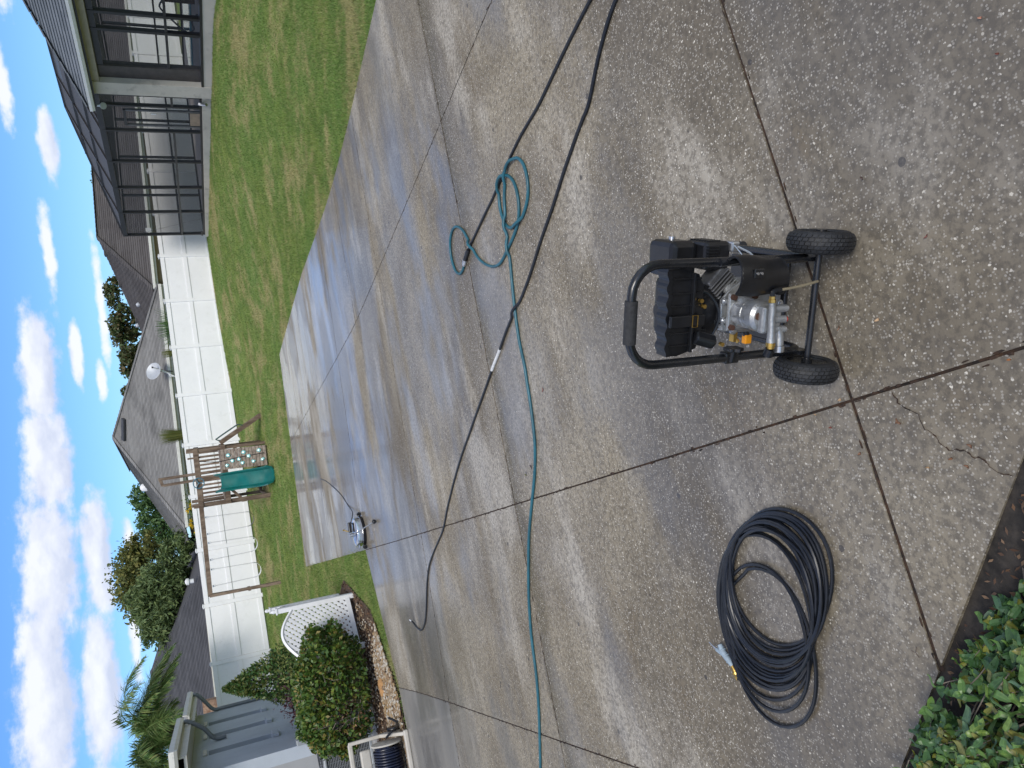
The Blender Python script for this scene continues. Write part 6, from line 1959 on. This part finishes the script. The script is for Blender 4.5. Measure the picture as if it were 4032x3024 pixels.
    # gun holster: a bent sheet with rolled lips on the right upright
    def holster(t, s):   # t: 0..1 down, s: 0..1 round
        a = math.radians(-35 + 175 * s)
        r_ = .058 + .004 * math.sin(t * 6)
        return np.array((.110 + r_ * math.cos(a) * .98 - .010 * t, -.012 - r_ * math.sin(a) * .75 + .02 * t, .425 - .175 * t + .012 * s * (1 - 2 * t)))
    nt, ns = 9, 16
    mb = MB(); vs = []
    for off in (0, .004):
        for i in range(nt):
            for j in range(ns):
                p = holster(i / (nt - 1), j / (ns - 1)); c_ = np.array((.110, -.012, p[2])); dd = p - c_
                vs.append(c_ + dd * (1 + off / max(.02, np.linalg.norm(dd))))
    fs = []
    N_ = nt * ns
    for i in range(nt - 1):
        for j in range(ns - 1):
            a = i * ns + j
            fs.append((a, a + 1, a + ns + 1, a + ns)); fs.append((N_ + a, N_ + a + ns, N_ + a + ns + 1, N_ + a + 1))
    edge = [i for i in range(ns)] + [i * ns + ns - 1 for i in range(1, nt)] + [(nt - 1) * ns + j for j in range(ns - 2, -1, -1)] + [i * ns for i in range(nt - 2, 0, -1)]
    for a, b in zip(edge, edge[1:] + edge[:1]): fs.append((a, N_ + a, N_ + b, b))
    mb.add(vs, fs); hl = mb.build('gun_holster', M['plastic'], root, smooth=True, **k)
    for t_ in (0.02, .98):
        b = MB(); b.tube([holster(t_, s) * 1.0 for s in np.linspace(0, 1, 14)], .0042, 6); b.build('lip', M['plastic'], hl, smooth=True, **k)
    for s_ in (0.0, 1.0):
        p = holster(.9, s_); b = MB(); b.tube([p + np.array((0, 0, .012)), p, p + np.array((.012, -.004, -.018))], [.006, .009, .007], 8); b.build('hook', M['plastic'], hl, smooth=True, **k)
    p = holster(.30, .62)
    b = MB(); b.box(p + np.array((0, -.008, 0)), (.026, .006, .034)); b.build('slot_plate', M['black'], hl, bevel=.002, **k)
    for dz in (-.007, .007):
        b = MB(); b.cyl(p + np.array((0, -.010, dz)), p + np.array((0, -.014, dz)), .004, n=8); b.build('screw', M['steel'], hl, **k)
    b = MB(); b.tube(spline([(xr, .03, .44), (xr + .008, .02, .36), (xr + .004, .012, .26)], 4), .012, 8); b.build('holster_bracket', M['black'], hl, smooth=True, **k)
build_washer()

# ------------------------------------------------------------------ hoses on the drive
def z8(x, y): return (1600 + x * .6633, 400 + y * .6633)
def ground_path(px, r, n=6, lifts=None):
    P = [at(x, y, r) for x, y in px]
    if lifts:
        for i, l in lifts.items(): P[i][2] += l
    S_ = spline(P, n)
    for q in S_:
        m_ = float(gdrive(q[0], q[1])) + r * .96
        q[2] = max(q[2], m_)
    return S_

def build_hoses():
    # black hose from the right that ends in a coupling
    r = .0088
    pa = [(2560, -420), (2440, -200), (2324, 0), (2222, 200), z8(795, 0), z8(735, 105), z8(680, 200), z8(635, 290), z8(600, 370), z8(570, 440), z8(540, 510), z8(505, 590), z8(470, 660), z8(435, 735), z8(400, 810), z8(378, 860), z8(360, 900)]
    A = ground_path(pa, r)
    root = thing('black_supply_hose', 'straight black hose that ends in a silver coupling at the teal hose', 'hose', A[-1])
    mb = MB(); mb.tube(A, r, 10); mb.build('tube', M['hose'], root, smooth=True)
    cpl = ground_path([z8(368, 880), z8(356, 915), z8(349, 940)], .016, 4)
    mb = MB(); mb.tube(cpl, [.012, .0155, .0165, .0165, .0155, .0165, .0165, .0155, .0165][:len(cpl)], 12); mb.build('strain_relief', M['plastic'], root, smooth=True)
    cp2 = ground_path([z8(349, 940), z8(345, 958), z8(342, 972)], .016, 3)
    mb = MB(); mb.tube(cp2, [.018, .019, .0165, .019, .018, .014, .014][:len(cp2)], 12); mb.build('coupling', M['steel'], root, smooth=True)
    # teal hose
    r = .0100
    tz = [(342, 972), (335, 1000), (316, 1022), (290, 1000), (266, 920), (260, 830), (274, 762), (300, 742), (335, 765), (375, 835), (420, 920), (470, 965), (520, 978), (560, 955), (600, 880), (640, 790), (664, 710), (668, 620), (655, 530), (630, 465), (595, 437), (565, 455), (550, 520), (555, 620), (575, 700), (604, 744), (642, 742), (682, 698), (715, 600), (722, 500), (705, 400), (677, 347), (645, 336), (612, 370), (592, 440), (581, 560), (590, 700), (605, 850), (616, 950), (630, 1100), (646, 1250), (670, 1420), (700, 1560)]
    px = [z8(*p) for p in tz] + [(2076, 1510), (2090, 1600), (2104, 1720), (2107, 1800), (2104, 1879), (2094, 1982), (2083, 2107), (2081, 2215), (2082, 2351), (2090, 2480), (2099, 2560), (2112, 2664), (2121, 2782), (2125, 2900), (2128, 3024), (2131, 3180), (2150, 3400)]
    B = ground_path(px, r, 6)
    # lift where it passes over itself or the black hose
    for i, q in enumerate(B):
        l = 0.
        for j in range(0, i - 12, 2):
            dd = math.hypot(q[0] - B[j][0], q[1] - B[j][1])
            if dd < .05: l = max(l, 2 * r * (1 - (dd / .05) ** 2))
        for p in A[::1]:
            dd = math.hypot(q[0] - p[0], q[1] - p[1])
            if dd < .05 and i > 20: l = max(l, 2.1 * .0105 * (1 - (dd / .05) ** 2))
        q[2] += l
    root = thing('teal_hose', 'teal garden hose looping and running across the wet drive', 'hose', B[60])
    mb = MB(); mb.tube(B, r, 10); mb.build('tube', M['teal'], root, smooth=True)
    # black hose with a white taped splice and a hooked end
    r = .0092
    pc = [(2640, -420), (2530, -200), (2424, 0), (2362, 200), z8(1085, 0), z8(1048, 100), z8(1010, 200), z8(975, 300), z8(940, 400), z8(905, 510), z8(870, 620), z8(835, 720), z8(800, 820), z8(770, 915), z8(740, 1010), z8(712, 1090), z8(680, 1170), z8(640, 1250), z8(612, 1315), z8(590, 1370), z8(572, 1420), z8(555, 1470), z8(538, 1515), z8(520, 1560), z8(495, 1630), (1915, 1520), (1890, 1589), (1868, 1650), (1846, 1714), (1818, 1792), (1789, 1890), (1775, 1945), (1762, 1998), (1746, 2080), (1731, 2120), (1713, 2161), (1698, 2200), (1689, 2232), (1683, 2280), (1680.5, 2324), (1678, 2405), (1672, 2455), (1659, 2481), (1643, 2470), (1634, 2450), (1629, 2436)]
    D = ground_path(pc, r, 6, {len(pc) - 2: .02, len(pc) - 1: .05, len(pc) - 3: .005})
    for q in D:
        l = 0.
        for p in B:
            dd = math.hypot(q[0] - p[0], q[1] - p[1])
            if dd < .07: l = max(l, 2 * .0095 * (1 - (dd / .07) ** 2))
        q[2] += l
    root = thing('taped_hose', 'long black hose with white taped splice and hooked free end', 'hose', D[120])
    mb = MB(); mb.tube(D, r, 10); mb.build('tube', M['hose'], root, smooth=True)
    i0, i1 = 21 * 6, 24 * 6 - 3
    mb = MB(); mb.tube(D[i0:i1 + 1], .0112, 10); mb.build('tape_wrap', M['tape'], root, smooth=True)
    mb = MB(); mb.tube(D[-4:], .0115, 10); mb.build('end_ferrule', M['steel'], root, smooth=True)
build_hoses()

def build_coil():
    """coil of thin black pressure hose, one continuous run of loops, with brass and grey connector"""
    def z6(x, y): return (2700 + x * .603, 1900 + y * .603)
    loops = [((430, 320), (740, 1010), 240), ((560, 172), (690, 1062), 330), ((515, 212), (690, 1092), 318), ((535, 198), (680, 1120), 326), ((500, 232), (665, 1150), 308), ((490, 222), (660, 1160), 316), ((478, 250), (655, 1172), 300), ((465, 262), (645, 1195), 292),
             ((470, 240), (650, 1230), 306), ((440, 282), (645, 1257), 285), ((450, 256), (645, 1275), 298), ((425, 300), (640, 1292), 300), ((415, 330), (640, 1322), 290), ((432, 290), (640, 1335), 304), ((405, 346), (640, 1352), 296), ((430, 272), (625, 1418), 312), ((398, 538), (660, 1492), 262), ((408, 566), (715, 1592), 272)]
    K_ = len(loops)
    T_ = np.array([l[0] for l in loops], float); B_ = np.array([l[1] for l in loops], float); w_ = np.array([l[2] for l in loops], float)
    r = .0068
    pts = []
    m_ = 40
    n = int((K_ - .36) * m_)
    rr = np.random.default_rng(77)
    ph = rr.uniform(0, 6.28, 6)
    lay = rr.permutation(K_)
    def ev(th_tot):
        # theta 0 at the bottom of each loop, runs near side, top, far side
        kf = th_tot / (2 * math.pi); k0 = int(kf); f = kf - k0
        k1 = min(K_ - 1, k0 + 1); k0 = min(k0, K_ - 1)
        # blend to the next loop over the second half
        g_ = float(smooth((f - .45) / .55))
        T = T_[k0] * (1 - g_) + T_[k1] * g_; Bm = B_[k0] * (1 - g_) + B_[k1] * g_; w = w_[k0] * (1 - g_) + w_[k1] * g_
        c = (T + Bm) / 2; a = (Bm - T) / 2
        pr = np.array([-a[1], a[0]]) / np.linalg.norm(a); pr = pr if pr[0] > 0 else -pr
        th = 2 * math.pi * f
        e = 1.0 + .05 * math.sin(th * 2 + ph[k0 % 6])
        return c + a * math.cos(th) + pr * w * math.sin(th) * e, (lay[k0] * (1 - g_) + lay[k1] * g_)
    for i in range(n + 1):
        p, ly = ev(i / m_ * 2 * math.pi)
        h = r * (.98 + .27 * ly * (.75 + .25 * math.sin(i * .13)) * min(1, .15 + i / 30))
        pts.append(at(*z6(*p), h))
    pts = np.array(pts[7:])
    # end run out to the fitting on the far side
    end = [at(*z6(345, 1290), r * 3)]
    tail = spline([pts[-6], pts[-1], end[0]], 6)
    pts = np.vstack([pts[:-6], tail])
    # relax heights a little
    zz = pts[:, 2].copy()
    root = thing('coiled_hose', 'coil of thin black pressure hose lying on the near slab', 'hose', (pts[:, 0].mean(), pts[:, 1].mean(), pts[:, 2].min()))
    mb = MB(); mb.tube(pts, r, 8); mb.build('tube', M['hose'], root, smooth=True)
    def seg(a, b, ra, rb, la, lb): return at(*z6(*a), la), at(*z6(*b), lb), ra, rb
    mb = MB()
    mb.tube([at(*z6(345, 1290), .017), at(*z6(338, 1268), .018), at(*z6(333, 1258), .018), at(*z6(318, 1225), .020), at(*z6(314, 1218), .021), at(*z6(300, 1192), .022)], [.0085, .0125, .0105, .0100, .0088, .0085], 12)
    mb.lathe([(.0095, -.004), (.0135, -.004), (.0135, .004), (.0095, .004)], at(*z6(326, 1244), .019), at(*z6(318, 1225), .02) - at(*z6(333, 1258), .018), 12)
    mb.build('brass_connector', M['brass'], root, smooth=True)
    mb = MB()
    mb.tube([at(*z6(304, 1196), .022), at(*z6(285, 1165), .024), at(*z6(262, 1135), .026), at(*z6(240, 1100), .028), at(*z6(222, 1056), .030)], [.0085, .0115, .0125, .0125, .0095], 14)
    mb.tube([at(*z6(255, 1125), .026), at(*z6(225, 1105), .028), at(*z6(204, 1090), .029)], [.011, .0095, .0085], 12)
    for f in (.2, .5, .8):
        a, b = np.array((300, 1190)), np.array((228, 1070)); p = a + (b - a) * f
        mb.lathe([(.011, -.002), (.0138, -.002), (.0138, .002), (.011, .002)], at(*z6(*p), .0235 + .006 * f), at(*z6(228, 1070), .03) - at(*z6(300, 1190), .022), 14)
    mb.build('rubber_sleeve', M['sleeve'], root, smooth=True)
    mb = MB(); mb.tube([at(*z6(206, 1092), .029), at(*z6(186, 1073), .030), at(*z6(180, 1068), .030), at(*z6(154, 1042), .031)], [.0055, .0055, .0035, .0030], 10); mb.build('spray_nozzle', M['steel'], root, smooth=True)
build_coil()

# ------------------------------------------------------------------ surface cleaner
def build_cleaner():
    g = at(1441, 2089)
    dirv = np.array([g[0], g[1]]) / math.hypot(g[0], g[1])
    R = .205
    c = np.array([g[0], g[1]]) + dirv * R
    rz = math.atan2(dirv[1], dirv[0]) - math.pi / 2          # local y points away from the viewer
    root = thing('surface_cleaner', 'round stainless steel rotary surface cleaner on casters', 'surface cleaner', (*c, float(gdrive(*c))), rz)
    k = dict(local=True)
    mb = MB(); mb.lathe([(0, .155), (.06, .156), (.15, .150), (.198, .138), (.212, .128), (.215, .118), (.215, .052), (.222, .050), (.222, .044), (.208, .044)], (0, 0, 0), n=48); mb.build('deck', M['chrome'], root, smooth=True, **k)
    mb = MB(); mb.lathe([(.216, .050), (.224, .045), (.222, .012), (.212, .012), (.212, .05)], (0, 0, 0), n=48); mb.build('brush_skirt', M['plastic'], root, smooth=True, **k)
    mb = MB(); mb.box((.085, -.02, .19), (.15, .07, .055)); mb.build('swivel_block', M['plastic'], root, bevel=.012, **k)
    mb = MB(); mb.lathe([(.03, 0), (.03, .03), (.022, .034), (.022, .055), (0, .055)], (-.03, 0, .155), n=16); mb.build('swivel', M['steel'], root, smooth=True, **k)
    for x, y in ((.225, -.02), (-.205, -.13), (-.02, .235)):
        a = math.atan2(y, x); d = np.array((math.cos(a), math.sin(a), 0))
        b = MB(); b.bar(np.array((x, y, 0)) * .93 + np.array((0, 0, .115)), np.array((x, y, 0)) * 1.12 + np.array((0, 0, .105)), .035, .012); cs = b.build('caster_bracket', M['steel'], root, **k)
        w = np.array((x, y, 0)) * 1.13
        b = MB(); b.lathe([(.008, -.011), (.030, -.013), (.033, 0), (.030, .013), (.008, .011)], w + np.array((0, 0, .034)), (-d[1] * .3 + .7, d[0], 0), 20, closed=True); b.build('caster_wheel', M['rubber'], cs, smooth=True, **k)
        b = MB(); b.bar(w + np.array((.016, 0, .11)), w + np.array((.018, 0, .034)), .02, .003); b.bar(w + np.array((-.016, 0, .11)), w + np.array((-.018, 0, .034)), .02, .003); b.build('fork', M['steel'], cs, **k)
    bw = at(1473, 2054, .032) - np.array([*c, float(gdrive(*c))])
    bl = np.array((math.cos(-rz) * bw[0] - math.sin(-rz) * bw[1], math.sin(-rz) * bw[0] + math.cos(-rz) * bw[1], bw[2]))
    p0 = np.array((-.05, -.03, .215))
    mb = MB(); mb.tube([p0, p0 + (bl - p0) * .5, bl], .0085, 8); mb.build('lever', M['alu'], root, smooth=True, **k)
    mb = MB(); mb.lathe([(0, -.030), (.018, -.024), (.028, -.011), (.030, 0), (.028, .011), (.018, .024), (0, .030)], bl, n=16); mb.build('lever_knob', M['plastic'], root, smooth=True, **k)
    mb = MB(); mb.cyl((.03, .02, .21), (.06, .05, .27), .007, n=8); mb.lathe([(0, -.014), (.012, -.01), (.014, 0), (.012, .01), (0, .014)], (.062, .052, .275), n=10); mb.build('valve_stem', M['brass'], root, smooth=True, **k)
    P = [at(x, y, .006) for x, y in [(1262, 1886), (1284, 1895), (1311, 1917), (1344, 1950), (1370, 1990)]]
    e = np.array([*(c + np.array([.12, .05])), float(gdrive(*c)) + .17])
    mb = MB(); mb.tube(spline(P + [at(1388, 2020, .06), e], 6), .007, 7)
    tag(mb.build('whip_hose', M['hose'], smooth=True), 'thin dark hose curving away from the surface cleaner', 'hose')
build_cleaner()

# ------------------------------------------------------------------ fallen leaves and twigs on the drive
def build_debris():
    r = np.random.default_rng(88)
    spots = [(2073, 1870, 'slim green brown leaf'), (2093, 1838, 'curled dark leaf'), (3866, 70, 'pinkish leaf'), (3934, 212, 'reddish brown leaf'), (3652, 930, 'red brown leaf'), (2900, 955, 'orange brown leaf'), (3460, 1258, 'pale tan leaf'), (3307, 1292, 'small brown leaf'),
             (3276, 1682, 'red brown leaf'), (3215, 1633, 'tan leaf'), (3312, 1573, 'pale leaf'), (3535, 1657, 'brown leaf'), (3980, 1415, 'long orange leaf'), (3813, 1836, 'brown leaf'), (3398, 702, 'dark red leaf'), (3545, 1665, 'brown leaf'), (2140, 1535, 'tiny red leaf'), (3390, 1785, 'small brown leaf'), (3750, 1805, 'small brown leaf'), (3660, 1840, 'small tan leaf'), (3825, 1755, 'brown leaf')]
    near = ['beside the teal hose', 'touching the teal hose', 'near the far edge of the near slab', 'on the near slab, right of the tyres', 'on the near slab below the right tyre', 'beside the air cleaner side of the washer', 'just behind the left tyre', 'in front of the axle',
            'between the joint crossing and the coil', 'lying on the long joint left of the tyre', 'by the joint crossing', 'above the crack', 'near the long joint at the picture edge', 'by the end of the crack', 'right of the right tyre', 'just left of the crack', 'near the taped splice', 'left of the joint crossing', 'along the crack', 'below the crack', 'between crack and bed']
    cols = {'green': (.10, .10, .04), 'dark': (.05, .025, .018), 'pink': (.42, .22, .15), 'red': (.16, .05, .035), 'orange': (.26, .11, .04), 'pale': (.36, .25, .15), 'tan': (.30, .20, .11), 'brown': (.15, .075, .04)}
    mats = {k_: pm('fallen leaf ' + k_, v, .6, var=.3, scale=60) for k_, v in cols.items()}
    for i, ((x, y, lab), where) in enumerate(zip(spots, near)):
        p = at(x, y, .001)
        d = math.hypot(p[0], p[1])
        L = r.uniform(.011, .019) * (1.0 if d < 4 else 2.0); Wd = L * r.uniform(.18, .3)
        a = r.uniform(0, 6.28)
        u, v = np.array((math.cos(a), math.sin(a), 0)), np.array((-math.sin(a), math.cos(a), 0))
        mb = MB(); vs = []
        for q in range(7):
            f = q / 6; w = Wd * math.sin(math.pi * min(.99, .04 + f * .94)) ** .8
            h = .002 + .004 * (f - .5) ** 2 * 4 + .001 * math.sin(f * 9)
            vs += [p + u * (f - .5) * L - v * w + (0, 0, h + .003), p + u * (f - .5) * L + (0, 0, h), p + u * (f - .5) * L + v * w + (0, 0, h + .002)]
        mb.add(vs, [(3 * q + j, 3 * q + j + 1, 3 * q + 4 + j, 3 * q + 3 + j) for q in range(6) for j in (0, 1)])
        key = next((k_ for k_ in cols if k_ in lab), 'brown')
        tag(mb.build('fallen_leaf', mats[key], smooth=True), lab + ' lying ' + where, 'leaf', 'fallen leaves on the drive')
    for (x, y, lab) in [(1735, 2290, 'stray thread of grass by the far slab joint'), (3620, 2590, 'thin dark forked twig on the slab near the hedge')]:
        p = at(x, y, .003); mb = MB()
        q = [p + np.array((.0, 0, 0)), p + np.array((.012, .008, .002)), p + np.array((.03, .004, .001))]
        mb.tube(q, .0012, 5); mb.tube([q[1], p + np.array((.016, .022, .003))], .0009, 5)
        tag(mb.build('twig', M['bark']), lab, 'twig')
build_debris()
